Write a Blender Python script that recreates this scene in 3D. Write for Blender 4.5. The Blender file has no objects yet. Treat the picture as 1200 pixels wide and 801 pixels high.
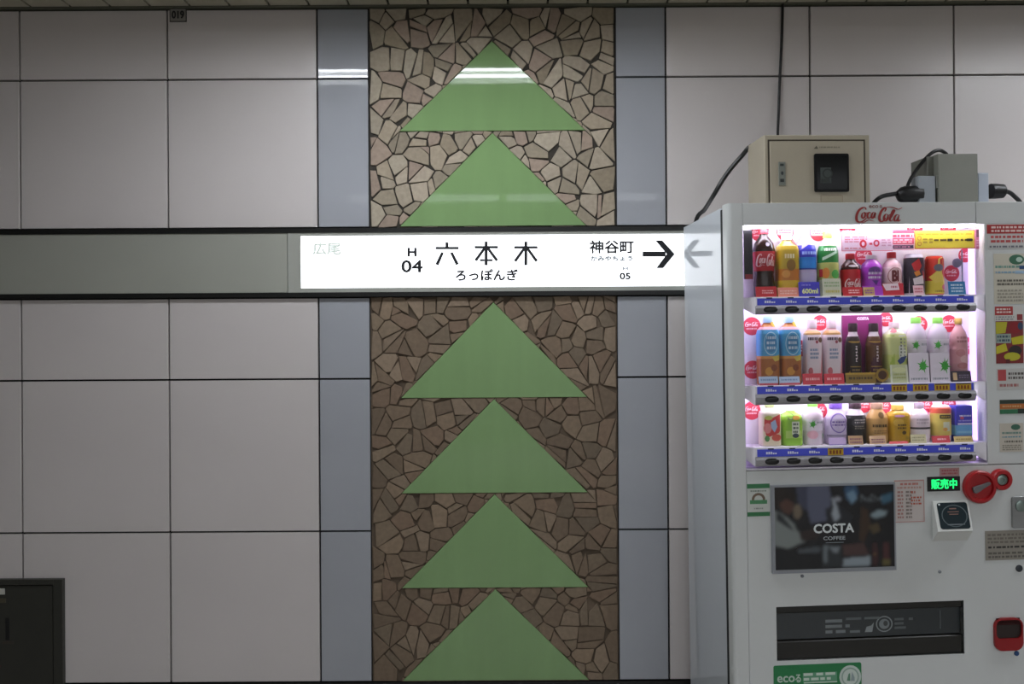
import bpy, bmesh, math, random
from mathutils import Matrix, Vector
random.seed(7)
R = math.radians
SC = bpy.context.scene
COL = SC.collection

# ------------------------------------------------------------------ camera, world, exposure
F = 979.0                      # focal length in pixels of the 1200 x 801 frame
DW = 3.4                       # camera to wall face
H = 1.477                      # eye height
ROLL = R(-0.35)
cam_data = bpy.data.cameras.new('camera')
cam = bpy.data.objects.new('camera', cam_data)
COL.objects.link(cam)
cam_data.sensor_width = 36.0
cam_data.lens = F / 1200.0 * 36.0
cam_data.clip_start = 0.05
cam.matrix_world = Matrix.Translation((0, -DW, H)) @ Matrix.Rotation(R(90), 4, 'X') @ Matrix.Rotation(ROLL, 4, 'Z')
SC.camera = cam

world = bpy.data.worlds.new('world')
SC.world = world
world.use_nodes = True
world.node_tree.nodes['Background'].inputs[0].default_value = (0.6, 0.62, 0.65, 1)
world.node_tree.nodes['Background'].inputs[1].default_value = 0.05

SC.view_settings.view_transform = 'Standard'
SC.view_settings.look = 'None'
SC.view_settings.gamma = 1.0
SC.view_settings.use_curve_mapping = False
SC.view_settings.exposure = 0.0
TUBE = 37.0                    # emission of the ceiling tubes nearest the wall
TUBE_MID = 4.0                 # emission of the panels over the platform behind the camera
FILL_FAR = 38.0                # emission of the unseen fill panels added across the platform
SIGN = 1.6                     # emission of the backlit station sign
LED = 25.0                      # emission of the strips in the vending machine window

# ------------------------------------------------------------------ helpers
def lin(c):
    return c / 12.92 if c <= 0.04045 else ((c + 0.055) / 1.055) ** 2.4

def rgb(h):
    if not isinstance(h, str):
        return tuple(h)
    h = h.lstrip('#')
    return tuple(lin(int(h[i:i + 2], 16) / 255.0) for i in (0, 2, 4))

_mats = {}
def mat(name, color='#808080', rough=0.5, metal=0.0, emit=0.0, var=0.0, scale=20.0, bump=0.0, spec=0.5, coat=0.0, stretch=None):
    if name in _mats:
        return _mats[name]
    m = bpy.data.materials.new(name)
    m.use_nodes = True
    nt = m.node_tree
    b = nt.nodes['Principled BSDF']
    c = rgb(color)
    b.inputs['Base Color'].default_value = (*c, 1)
    b.inputs['Roughness'].default_value = rough
    b.inputs['Metallic'].default_value = metal
    b.inputs['Specular IOR Level'].default_value = spec
    b.inputs['Coat Weight'].default_value = coat
    if emit:
        b.inputs['Emission Color'].default_value = (*c, 1)
        b.inputs['Emission Strength'].default_value = emit
    if var or bump:
        tc = nt.nodes.new('ShaderNodeTexCoord')
        mp = nt.nodes.new('ShaderNodeMapping')
        if stretch:
            mp.inputs['Scale'].default_value = stretch
        nt.links.new(tc.outputs['Object'], mp.inputs['Vector'])
        n = nt.nodes.new('ShaderNodeTexNoise')
        n.inputs['Scale'].default_value = scale
        n.inputs['Detail'].default_value = 6
        nt.links.new(mp.outputs['Vector'], n.inputs['Vector'])
        if var:
            r = nt.nodes.new('ShaderNodeMapRange')
            r.inputs['From Min'].default_value = 0.25
            r.inputs['From Max'].default_value = 0.75
            r.inputs['To Min'].default_value = 1 - var
            r.inputs['To Max'].default_value = 1 + var
            nt.links.new(n.outputs['Fac'], r.inputs['Value'])
            mx = nt.nodes.new('ShaderNodeVectorMath')
            mx.operation = 'SCALE'
            mx.inputs[0].default_value = c
            nt.links.new(r.outputs['Result'], mx.inputs['Scale'])
            nt.links.new(mx.outputs['Vector'], b.inputs['Base Color'])
        if bump:
            bp = nt.nodes.new('ShaderNodeBump')
            bp.inputs['Strength'].default_value = bump
            bp.inputs['Distance'].default_value = 0.003
            nt.links.new(n.outputs['Fac'], bp.inputs['Height'])
            nt.links.new(bp.outputs['Normal'], b.inputs['Normal'])
    _mats[name] = m
    return m

def attr_mat(name, rough=0.5, var=0.0, scale=60.0, bump=0.0, spec=0.5):
    """colour from the face colours of the mesh (printed ink, stones)"""
    if name in _mats:
        return _mats[name]
    m = mat(name, '#ffffff', rough, var=var, scale=scale, bump=bump, spec=spec)
    nt = m.node_tree
    b = nt.nodes['Principled BSDF']
    a = nt.nodes.new('ShaderNodeAttribute')
    a.attribute_name = 'col'
    if var:
        sc = [n for n in nt.nodes if n.type == 'VECT_MATH'][0]
        nt.links.new(a.outputs['Color'], sc.inputs[0])
    else:
        nt.links.new(a.outputs['Color'], b.inputs['Base Color'])
    return m

def glass_mat(name, tint=(1, 1, 1), gloss=0.03, ior=1.45):
    if name in _mats:
        return _mats[name]
    m = bpy.data.materials.new(name)
    m.use_nodes = True
    nt = m.node_tree
    nt.nodes.remove(nt.nodes['Principled BSDF'])
    out = nt.nodes['Material Output']
    t = nt.nodes.new('ShaderNodeBsdfTransparent')
    t.inputs[0].default_value = (*tint, 1)
    g = nt.nodes.new('ShaderNodeBsdfGlossy')
    g.inputs['Roughness'].default_value = gloss
    lw = nt.nodes.new('ShaderNodeLayerWeight')
    pw = nt.nodes.new('ShaderNodeMath')
    pw.operation = 'POWER'
    pw.inputs[1].default_value = 5.0
    nt.links.new(lw.outputs['Facing'], pw.inputs[0])
    f = nt.nodes.new('ShaderNodeMapRange')
    f.inputs['To Min'].default_value = ((ior - 1) / (ior + 1)) ** 2
    nt.links.new(pw.outputs[0], f.inputs['Value'])
    x = nt.nodes.new('ShaderNodeMixShader')
    nt.links.new(f.outputs[0], x.inputs[0])
    nt.links.new(t.outputs[0], x.inputs[1])
    nt.links.new(g.outputs[0], x.inputs[2])
    nt.links.new(x.outputs[0], out.inputs[0])
    _mats[name] = m
    return m

class MB:
    """collects shapes, builds ONE mesh object"""
    def __init__(s):
        s.v, s.f, s.c = [], [], []
        s.col = (1, 1, 1)
    def color(s, h):
        s.col = rgb(h)
        return s
    def add(s, verts, faces):
        n = len(s.v)
        s.v += [tuple(p) for p in verts]
        for f in faces:
            s.f.append([n + i for i in f])
            s.c.append(s.col)
        return s
    def box(s, x0, x1, y0, y1, z0, z1):
        v = [(x, y, z) for x in (x0, x1) for y in (y0, y1) for z in (z0, z1)]
        return s.add(v, [(0, 1, 3, 2), (4, 6, 7, 5), (0, 4, 5, 1), (2, 3, 7, 6), (0, 2, 6, 4), (1, 5, 7, 3)])
    def cbox(s, x0, x1, y0, y1, z0, z1, b=0.003):
        """box whose front (-y) edges are chamfered by b"""
        o = [(x0, z0), (x1, z0), (x1, z1), (x0, z1)]
        i = [(x0 + b, z0 + b), (x1 - b, z0 + b), (x1 - b, z1 - b), (x0 + b, z1 - b)]
        v = [(x, y1, z) for x, z in o] + [(x, y0 + b, z) for x, z in o] + [(x, y0, z) for x, z in i]
        f = [(3, 2, 1, 0), (8, 9, 10, 11)]
        for k in range(4):
            j = (k + 1) % 4
            f += [(k, j, 4 + j, 4 + k), (4 + k, 4 + j, 8 + j, 8 + k)]
        return s.add(v, f)
    def prism(s, poly, y0, y1, b=0.0):
        """polygon in xz (any winding), front face at y0, back at y1, front edge chamfered inwards by b"""
        a = sum(poly[i][0] * poly[(i + 1) % len(poly)][1] - poly[(i + 1) % len(poly)][0] * poly[i][1] for i in range(len(poly)))
        p = list(poly) if a > 0 else list(reversed(poly))
        n = len(p)
        if b > 0:
            cx = sum(q[0] for q in p) / n; cz = sum(q[1] for q in p) / n
            q = []
            for x, z in p:
                d = math.hypot(x - cx, z - cz) or 1
                k = max(0.3, 1 - b * 1.4 / d)
                q.append((cx + (x - cx) * k, cz + (z - cz) * k))
            v = [(x, y1, z) for x, z in p] + [(x, y0 + b, z) for x, z in p] + [(x, y0, z) for x, z in q]
            f = [tuple(range(2 * n, 3 * n))]
            for k in range(n):
                j = (k + 1) % n
                f += [(k, j, n + j, n + k), (n + k, n + j, 2 * n + j, 2 * n + k)]
        else:
            v = [(x, y1, z) for x, z in p] + [(x, y0, z) for x, z in p]
            f = [tuple(range(n, 2 * n)), tuple(reversed(range(n)))]
            for k in range(n):
                j = (k + 1) % n
                f.append((k, j, n + j, n + k))
        return s.add(v, f)
    def flat(s, poly, y):
        a = sum(poly[i][0] * poly[(i + 1) % len(poly)][1] - poly[(i + 1) % len(poly)][0] * poly[i][1] for i in range(len(poly)))
        p = list(poly) if a > 0 else list(reversed(poly))
        return s.add([(x, y, z) for x, z in p], [tuple(range(len(p)))])
    def tube(s, pts, r, seg=8):
        pts = [Vector(p) for p in pts]
        n = len(pts)
        vs = []
        up = Vector((0.3, 0.9, 0.2)).normalized()
        for i, p in enumerate(pts):
            t = (pts[min(i + 1, n - 1)] - pts[max(i - 1, 0)]).normalized()
            a = t.cross(up)
            if a.length < 0.05:
                a = t.cross(Vector((1, 0, 0)))
            a.normalize()
            b = t.cross(a)
            rr = r[i] if isinstance(r, (list, tuple)) else r
            for k in range(seg):
                w = 2 * math.pi * k / seg
                vs.append(p + a * (rr * math.cos(w)) + b * (rr * math.sin(w)))
        fs = []
        for i in range(n - 1):
            for k in range(seg):
                j = (k + 1) % seg
                fs.append((i * seg + k, i * seg + j, (i + 1) * seg + j, (i + 1) * seg + k))
        fs.append(tuple(reversed(range(seg))))
        fs.append(tuple(range((n - 1) * seg, n * seg)))
        return s.add(vs, fs)
    def lathe_y(s, cx, cz, prof, seg=28):
        """prof: list of (radius, y), turned about an axis along y"""
        vs, fs = [], []
        for r_, y in prof:
            for k in range(seg):
                w = 2 * math.pi * k / seg
                vs.append((cx + r_ * math.cos(w), y, cz + r_ * math.sin(w)))
        for i in range(len(prof) - 1):
            for k in range(seg):
                j = (k + 1) % seg
                fs.append((i * seg + k, i * seg + j, (i + 1) * seg + j, (i + 1) * seg + k))
        fs.append(tuple(range(seg)))
        fs.append(tuple(range((len(prof) - 1) * seg, len(prof) * seg)))
        return s.add(vs, fs)
    def build(s, name, m, parent=None, smooth=False, recalc=True):
        me = bpy.data.meshes.new(name)
        me.from_pydata(s.v, [], s.f)
        me.update()
        if any(c != (1, 1, 1) for c in s.c):
            at = me.color_attributes.new('col', 'FLOAT_COLOR', 'CORNER')
            i = 0
            for p, c in zip(me.polygons, s.c):
                for _ in p.vertices:
                    at.data[i].color = (*c, 1)
                    i += 1
        if recalc:
            bm = bmesh.new(); bm.from_mesh(me)
            bmesh.ops.recalc_face_normals(bm, faces=bm.faces)
            bm.to_mesh(me); bm.free()
        if smooth:
            for p in me.polygons:
                p.use_smooth = True
            me.set_sharp_from_angle(angle=R(40))
        me.materials.append(m)
        o = bpy.data.objects.new(name, me)
        COL.objects.link(o)
        if parent:
            o.parent = parent
        return o

def tag(o, label=None, cat=None, group=None, kind=None):
    if label: o['label'] = label
    if cat: o['category'] = cat
    if group: o['group'] = group
    if kind: o['kind'] = kind
    return o

def empty(name, mw=None):
    o = bpy.data.objects.new(name, None)
    o.empty_display_size = 0.05
    COL.objects.link(o)
    if mw is not None:
        o.matrix_world = mw
    return o

def smooth_path(pts, n=8):
    """Catmull-Rom through the points"""
    out = []
    P_ = [pts[0]] + list(pts) + [pts[-1]]
    for i in range(1, len(P_) - 2):
        p0, p1, p2, p3 = (Vector(q) for q in P_[i - 1:i + 3])
        for k in range(n):
            t = k / n
            out.append(tuple(0.5 * ((2 * p1) + (p2 - p0) * t + (2 * p0 - 5 * p1 + 4 * p2 - p3) * t * t + (3 * p1 - p0 - 3 * p2 + p3) * t ** 3)))
    out.append(tuple(pts[-1]))
    return out

# text outlines, gathered while the scene is still empty
_txt = {}
def text2d(body, bold=0.0):
    key = (body, bold)
    if key not in _txt:
        c = bpy.data.curves.new('lettering', 'FONT')
        c.body = body
        c.resolution_u = 3
        o = bpy.data.objects.new('lettering', c)
        COL.objects.link(o)
        dg = bpy.context.evaluated_depsgraph_get()
        me = bpy.data.meshes.new_from_object(o.evaluated_get(dg))
        vs = [(v.co.x, v.co.y) for v in me.vertices]
        fs = [tuple(p.vertices) for p in me.polygons]
        x0 = min(v[0] for v in vs); x1 = max(v[0] for v in vs)
        y0 = min(v[1] for v in vs); y1 = max(v[1] for v in vs)
        _txt[key] = ([((x - x0) / (x1 - x0), (y - y0) / (y1 - y0)) for x, y in vs], fs)
        bpy.data.objects.remove(o); bpy.data.curves.remove(c); bpy.data.meshes.remove(me)
    return _txt[key]
for b_ in ('ろっぽんぎ', 'H', '04', '05', '神谷町', 'かみやちょう', '広尾', '019', '販売中', 'eco', 'る', 'COSTA', 'COFFEE', '600ml', 'Bl'):
    text2d(b_)

def put_text(mb, body, bold, x0, x1, z0, z1, y, fmap=None):
    vs, fs = text2d(body)
    b = bold * (z1 - z0)
    for k in range(9 if bold else 1):                  # heavier type: struck several times over
        dx, dz = (0, 0) if k == 0 else (b * math.cos(k * math.pi / 4), b * math.sin(k * math.pi / 4))
        pts = [(x0 + b + u * (x1 - x0 - 2 * b) + dx, z0 + b + v * (z1 - z0 - 2 * b) + dz) for u, v in vs]
        if fmap:
            mb.add([fmap(x, z) for x, z in pts], fs)
        else:
            mb.add([(x, y - .00001 * k, z) for x, z in pts], fs)

# script logo drawn as pen strokes, in a 0..1 box (width 710, height 235 units)
def _logo_strokes():
    S = []
    def q(pts, w):
        S.append(([((x - 250) / 710.0, (335 - y) / 235.0) for x, y in pts], w))
    q([(405, 135), (395, 105), (360, 100), (300, 140), (262, 215), (258, 290), (285, 325), (335, 322), (385, 290), (410, 262)], 26)
    q([(385, 180), (350, 190), (338, 235), (352, 268), (380, 250), (392, 205), (380, 178), (405, 190), (425, 180)], 20)
    q([(478, 190), (455, 175), (428, 210), (428, 255), (450, 268), (480, 240)], 20)
    q([(548, 182), (515, 178), (490, 220), (492, 260), (515, 262), (548, 182), (535, 255), (560, 260)], 20)
    q([(300, 324), (360, 335), (430, 300), (480, 305), (530, 318)], 14)
    q([(690, 165), (710, 125), (690, 105), (640, 160), (610, 240), (612, 300), (640, 322), (680, 300), (705, 265)], 26)
    q([(700, 104), (760, 92), (820, 102), (865, 120), (910, 130), (962, 104)], 17)
    q([(735, 210), (705, 208), (680, 250), (682, 298), (706, 312), (732, 278), (740, 232), (728, 208)], 22)
    q([(735, 225), (760, 222), (785, 205)], 12)
    q([(768, 292), (800, 240), (836, 165), (832, 140), (812, 165), (776, 255), (768, 300), (786, 316), (812, 296)], 22)
    q([(905, 222), (872, 218), (840, 262), (838, 306), (862, 314), (890, 282), (914, 218)], 22)
    q([(914, 218), (892, 290), (902, 316), (936, 296)], 22)
    return S
LOGO = _logo_strokes()

def put_logo(mb, x0, x1, z0, z1, y, fmap=None):
    W, Hh = x1 - x0, z1 - z0
    k = W / 710.0
    for li, (pts, w) in enumerate(LOGO):
        path = smooth_path([(x0 + u * W, z0 + v * Hh, 0) for u, v in pts], 4)
        n = len(path)
        vs = []
        for i, p in enumerate(path):
            a = Vector(path[max(i - 1, 0)]); b = Vector(path[min(i + 1, n - 1)])
            t = (b - a)
            t = t.normalized() if t.length > 1e-9 else Vector((1, 0, 0))
            nn = Vector((-t.y, t.x, 0))
            pen = 0.55 + 0.75 * abs(t.y)              # broad on the down strokes
            ends = min(1.0, 0.35 + 2.5 * min(i, n - 1 - i) / n)
            r_ = 0.6 * w * k * pen * ends
            for sgn in (-1, 1):
                c = Vector(p) + nn * (sgn * r_)
                yy = y - li * 0.00003
                vs.append(fmap(c.x, c.y) if fmap else (c.x, yy, c.y))
        mb.add(vs, [(2 * i, 2 * i + 1, 2 * i + 3, 2 * i + 2) for i in range(n - 1)])

# ------------------------------------------------------------------ pixel <-> place
CAMP = Vector((0, -DW, H))
def ray(px, py):
    u = (px - 600.0) / F
    v = (400.5 - py) / F
    ca, sa = math.cos(ROLL), math.sin(ROLL)
    return Vector((u * ca - v * sa, 1.0, u * sa + v * ca))
def at(px, py, y):
    """the point seen at the pixel, on the plane of that y"""
    return CAMP + ray(px, py) * (y + DW)
S = DW / F
def wx(px): return (px - 600.0) * S            # joints of the wall, measured at mid height
def wz(py): return H + (400.5 - py) * S        # and at mid width

# ------------------------------------------------------------------ room
CEIL = wz(7)
X0, X1, Y0 = -6.5, 7.5, -10.0
m_floor = mat('platform floor', '#a9a59f', 0.35, var=0.12, scale=9)
tag(MB().box(X0, X1, Y0, 0.15, -0.1, 0.0).build('floor', m_floor), 'grey platform floor in front of the panelled wall', 'floor', kind='structure')
m_plain = mat('platform plaster', '#b5b2ac', 0.7, var=0.08, scale=3)
tag(MB().box(X0 - .1, X0, Y0, 0.15, 0, CEIL + .2).build('wall_left', m_plain), 'plain grey end wall far along the platform', 'wall', kind='structure')
tag(MB().box(X1, X1 + .1, Y0, 0.15, 0, CEIL + .2).build('wall_right', m_plain), 'plain grey end wall beyond the vending machine', 'wall', kind='structure')
tag(MB().box(X0, X1, Y0 - .1, Y0, 0, CEIL + .2).build('wall_front', m_plain), 'dim grey wall across the platform', 'wall', kind='structure')

# ceiling: slab with narrow panels hung under it, and a trough for the tubes
m_slab = mat('ceiling slab', '#8a887e', 0.8)
m_cpanel = mat('ceiling panel', '#b4af9c', 0.55, var=0.06, scale=12)
m_black = mat('black joint', '#0d0d0c', 0.8)
ceiling = tag(MB().box(X0, X1, Y0, 0.15, CEIL + .09, CEIL + .2).build('ceiling', m_slab), 'ceiling of narrow greenish grey panels', 'ceiling', kind='structure')
PITCH = 46.3 * S
TR0, TR1 = -1.10, -0.76        # the trough
cp_near = None
k0 = int(-3.2 / PITCH); k1 = int(4.2 / PITCH)
for k in range(k0, k1 + 1):
    x = wx(42) + (k - int(wx(42) / PITCH)) * PITCH
    if cp_near is None:
        mbn = MB().cbox(-PITCH / 2 + .005, PITCH / 2 - .005, TR1, -0.022, 0, .02, 0.002)
        o = mbn.build('ceiling_panel', m_cpanel, ceiling)
        cp_near = o
        o2 = MB().box(-PITCH / 2 + .005, PITCH / 2 - .005, -4.2, TR0, 0, .02).build('ceiling_panel', m_cpanel, ceiling)
        cp_far = o2
    else:
        o = cp_near.copy(); COL.objects.link(o)
        o2 = cp_far.copy(); COL.objects.link(o2)
    o.location = (x + PITCH / 2, 0, CEIL)
    o2.location = (x + PITCH / 2, 0, CEIL)
mb = MB().box(X0, X1, TR1 - .004, TR1, CEIL, CEIL + .088).box(X0, X1, TR0, TR0 + .004, CEIL, CEIL + .088)
mb.build('trough_edge', m_slab, ceiling)
tag(MB().box(X0, X1, -0.020, 0.012, CEIL - .004, CEIL + .012).build('trim_1', mat('ceiling edge trim', '#5f6052', 0.5)), 'thin greenish edge trim where wall meets ceiling', 'trim', kind='structure')

# ceiling lights
def ceiling_light(xc, length, yc, zc, strength, label, group=None, wide=1.0):
    t = empty('ceiling_light', Matrix.Translation((xc, yc, zc)))
    tag(t, label, 'light', group)
    h = MB()
    w2 = .13 * wide
    h.box(-length / 2 - .03, length / 2 + .03, -w2, w2, .03, .06)
    h.box(-length / 2 - .03, length / 2 + .03, -w2, -w2 + .008, 0, .03)
    h.box(-length / 2 - .03, length / 2 + .03, w2 - .008, w2, 0, .03)
    h.box(-length / 2 - .03, length / 2 + .03, -.008, .008, 0.012, .03)
    h.build('housing', mat('lamp housing', '#c8c8c4', 0.4), t)
    me = mat('tube %g' % strength, '#f4f8ff', 0.5, emit=strength)
    for s in (-1, 1):
        tb = MB()
        # flattened tube showing only its lower side
        n = 8
        vs, fs = [], []
        for xx in (-length / 2, length / 2):
            for k in range(n + 1):
                w = math.pi + math.pi * k / n
                vs.append((xx, s * .055 * wide + .036 * wide * math.cos(w), .026 + .012 * math.sin(w)))
        for k in range(n):
            fs.append((k, k + 1, n + 2 + k, n + 1 + k))
        tb.add(vs, fs).build('tube', me, t, recalc=False)
    return t
ceiling_light(-0.30, 1.46, -0.935, CEIL + .012, TUBE, 'twin tube light in the ceiling trough facing the green triangles')
ceiling_light(2.92, 1.46, -0.935, CEIL + .012, TUBE, 'twin tube light in the ceiling trough above the vending machine')
NTH = ('first', 'second', 'third', 'fourth', 'fifth')
for k, x in enumerate((-0.86, 0.69, 2.24, 3.79)):
    ceiling_light(x, 1.46, -4.76, CEIL + .025, TUBE_MID, NTH[k] + ' wide tube light in the row over the platform', 'tube lights over the platform', 2.0)
for k, x in enumerate((-0.6, 1.1, 2.8, 4.5)):  # added row: fills the wall with light, its mirror image falls on the sign
    ceiling_light(x, 1.46, -7.4, CEIL + .025, FILL_FAR, NTH[k] + ' added fill light in the row across the platform', 'added fill lights across the platform', 2.2)

# ------------------------------------------------------------------ back wall
m_back = mat('wall backing', '#10100f', 0.9)
m_white = mat('white enamel panel', '#cec8c6', 0.34, var=0.035, scale=2.2, bump=0.02)
m_strip = mat('blue grey enamel panel', '#a2a5ab', 0.04, var=0.03, scale=3.0, bump=0.006, spec=0.4)
m_green = mat('green enamel', '#7f9f6b', 0.04, var=0.05, scale=4.0, bump=0.008, stretch=(3, 1, 0.4))
m_grout_u = mat('dark grout', '#3a3630', 0.9, var=0.25, scale=40)
m_grout_l = mat('brown grout', '#5c4f41', 0.9, var=0.5, scale=7)
wall = tag(MB().box(X0, X1, 0.016, 0.15, 0, CEIL + .2).build('wall_back', m_back),
           'station wall of white enamel panels around a stone and green triangle column', 'wall', kind='structure')
J = 0.0038                     # half a joint
rows = [(wz(265.5), wz(91)), (wz(91), CEIL - .006), (wz(442.5), wz(347)), (wz(621), wz(442.5)), (wz(797.5), wz(621))]
cols_left = [373.5, 198, 25, -148, -321]
cols_right = [782, 951, 1120, 1289, 1458, 1627]
_pm = {}
def panel(x0, x1, z0, z1, m, name):
    key = (round(x1 - x0, 4), round(z1 - z0, 4), m.name)
    cx, cz = (x0 + x1) / 2, (z0 + z1) / 2
    if key in _pm:
        o = bpy.data.objects.new(name, _pm[key]); COL.objects.link(o); o.parent = wall
    else:
        a, b = (x1 - x0) / 2 - J, (z1 - z0) / 2 - J
        o = MB().cbox(-a, a, 0, 0.0155, -b, b, 0.0008).build(name, m, wall)
        _pm[key] = o.data
    o.location = (cx, 0, cz)
    return o
def ww(px): return wx(px)
for z0, z1 in rows:
    for a, b in zip(cols_left[1:], cols_left[:-1]):
        panel(wx(a), wx(b), z0, z1, m_white, 'wall_panel')
    for a, b in zip(cols_right[:-1], cols_right[1:]):
        panel(wx(a), wx(b), z0, z1, m_white, 'wall_panel')
    panel(wx(373.5), wx(434), z0, z1, m_strip, 'strip_panel')
    panel(wx(723), wx(782), z0, z1, m_strip, 'strip_panel')

# the stone mosaic and the green triangles
MX0, MX1 = wx(434), wx(723)
MB().box(MX0, MX1, 0.0075, 0.0155, rows[0][0], CEIL - .006).build('grout', m_grout_u, wall)
MB().box(MX0, MX1, 0.0075, 0.0155, wz(797.5), wz(347)).build('grout', m_grout_l, wall)
XC = wx(578.5); HB = 109 * S
tris = []
for ya, yb in ((48, 153), (155.5, 264.5), (354, 465.5), (467.5, 577), (579, 688), (690, 796.5)):
    tris.append([(XC - HB, wz(yb)), (XC + HB, wz(yb)), (XC, wz(ya))])
for t in tris:
    MB().prism(t, -0.002, 0.0155, 0.0025).build('green_triangle', m_green, wall)['label'] = 'green enamel triangle'

def clip(poly, nx, nz, d):
    """keep nx*x+nz*z <= d"""
    out = []
    for i in range(len(poly)):
        a, b = poly[i], poly[(i + 1) % len(poly)]
        da, db = nx * a[0] + nz * a[1] - d, nx * b[0] + nz * b[1] - d
        if da <= 0: out.append(a)
        if (da < 0 < db) or (db < 0 < da):
            t = da / (da - db)
            out.append((a[0] + t * (b[0] - a[0]), a[1] + t * (b[1] - a[1])))
    return out
def area(p):
    return 0.5 * sum(p[i][0] * p[(i + 1) % len(p)][1] - p[(i + 1) % len(p)][0] * p[i][1] for i in range(len(p))) if len(p) > 2 else 0
def minus(poly, tri):
    out, cur = [], poly
    e = [(tri[2], tri[0]), (tri[1], tri[2]), (tri[0], tri[1])]
    for a, b in e:
        nx, nz = b[1] - a[1], -(b[0] - a[0])          # outward for a ccw triangle
        l = math.hypot(nx, nz); nx /= l; nz /= l
        d = nx * a[0] + nz * a[1]
        o_ = clip(cur, -nx, -nz, -d)
        if len(o_) > 2 and area(o_) > 1e-6: out.append(o_)
        cur = clip(cur, nx, nz, d)
        if len(cur) < 3: break
    return out, cur
rng = random.Random(11)
def mosaic(x0, x1, z0, z1, tl, n):
    seeds = []
    while len(seeds) < n:
        best, bd = None, -1
        for _ in range(2):                             # loosely even, sizes stay uneven
            p = (rng.uniform(x0, x1), rng.uniform(z0, z1))
            d = min((math.hypot(p[0] - q[0], p[1] - q[1]) for q in seeds), default=1)
            if d > bd: best, bd = p, d
        seeds.append(best)
    cells = []
    for i, p in enumerate(seeds):
        poly = [(x0, z0), (x1, z0), (x1, z1), (x0, z1)]
        for j, q in enumerate(seeds):
            if i == j or abs(p[0] - q[0]) + abs(p[1] - q[1]) > .35: continue
            nx, nz = q[0] - p[0], q[1] - p[1]
            poly = clip(poly, nx, nz, (q[0] ** 2 + q[1] ** 2 - p[0] ** 2 - p[1] ** 2) / 2)
            if len(poly) < 3: break
        if len(poly) > 2:
            if area(poly) > .0062:   # break some cells into wedges
                w = rng.uniform(0, math.pi); nx, nz = math.cos(w), math.sin(w)
                d = nx * p[0] + nz * p[1] + rng.uniform(-.012, .012)
                cells += [c for c in (clip(poly, nx, nz, d), clip(poly, -nx, -nz, -d)) if len(c) > 2]
            else:
                cells.append(poly)
    for t in tl:
        nxt = []
        for c in cells:
            o_, rest = minus(c, t)
            if len(rest) < 3 or area(rest) < 1e-7: nxt.append(c)
            else: nxt += o_
        cells = nxt
    return cells
def inset(poly, g0, g1, rough=True):
    cx = sum(p[0] for p in poly) / len(poly); cz = sum(p[1] for p in poly) / len(poly)
    out = list(poly)
    for i in range(len(poly)):
        a, b = poly[i], poly[(i + 1) % len(poly)]
        nx, nz = b[1] - a[1], -(b[0] - a[0])
        l = math.hypot(nx, nz)
        if l < 1e-6: continue
        nx /= l; nz /= l
        w = rng.gauss(0, 0.06) if rough else 0.0
        nx, nz = nx * math.cos(w) - nz * math.sin(w), nx * math.sin(w) + nz * math.cos(w)
        mx, mz = (a[0] + b[0]) / 2, (a[1] + b[1]) / 2
        out = clip(out, nx, nz, nx * mx + nz * mz - rng.uniform(g0, g1))
        if len(out) < 3: return None
    for _ in range(2 if rough else 0):                 # knocked-off corners
        if rng.random() < .6 and len(out) > 3:
            p = rng.choice(out)
            l = math.hypot(p[0] - cx, p[1] - cz)
            if l > .018:
                w = rng.gauss(0, .45)
                nx, nz = (p[0] - cx) / l, (p[1] - cz) / l
                nx, nz = nx * math.cos(w) - nz * math.sin(w), nx * math.sin(w) + nz * math.cos(w)
                out = clip(out, nx, nz, nx * p[0] + nz * p[1] - rng.uniform(.001, .0055))
                if len(out) < 3: return None
    # drop vertices that sit on top of each other
    q = []
    for p in out:
        if not q or math.hypot(p[0] - q[-1][0], p[1] - q[-1][1]) > .0012: q.append(p)
    return q if len(q) > 2 and area(q) > 1.5e-5 else None
m_stone = attr_mat('broken stone', 0.8, var=0.16, scale=55, bump=0.25)
stones = []
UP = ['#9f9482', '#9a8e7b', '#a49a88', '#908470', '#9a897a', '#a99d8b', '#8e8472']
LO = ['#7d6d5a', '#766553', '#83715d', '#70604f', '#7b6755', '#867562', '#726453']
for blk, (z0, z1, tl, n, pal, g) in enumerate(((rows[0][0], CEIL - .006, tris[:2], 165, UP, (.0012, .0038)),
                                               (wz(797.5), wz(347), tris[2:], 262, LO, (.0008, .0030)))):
    for c in mosaic(MX0 + .004, MX1 - .004, z0, z1, tl, n):
        for _ in range(6):
            p = inset(c, *g)
            if p and area(p) > .68 * area(c): break
        else:
            p = inset(c, g[0] * .6, g[0] * 1.2, False)
        if p:
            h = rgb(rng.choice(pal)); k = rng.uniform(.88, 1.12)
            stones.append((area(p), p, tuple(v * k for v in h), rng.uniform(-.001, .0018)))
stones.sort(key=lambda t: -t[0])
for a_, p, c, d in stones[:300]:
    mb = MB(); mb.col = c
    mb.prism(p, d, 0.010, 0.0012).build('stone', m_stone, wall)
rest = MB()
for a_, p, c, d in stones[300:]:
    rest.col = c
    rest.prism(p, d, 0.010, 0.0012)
if rest.v:
    tag(rest.build('small_stones', m_stone, wall), kind='stuff')

tag(MB().box(X0, X1, -0.004, 0.0155, 0.0, wz(798.0)).build('baseboard_back', mat('black skirting', '#0b0b0b', 0.5)),
    'black skirting at the foot of the panelled wall', 'baseboard', kind='structure')

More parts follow.
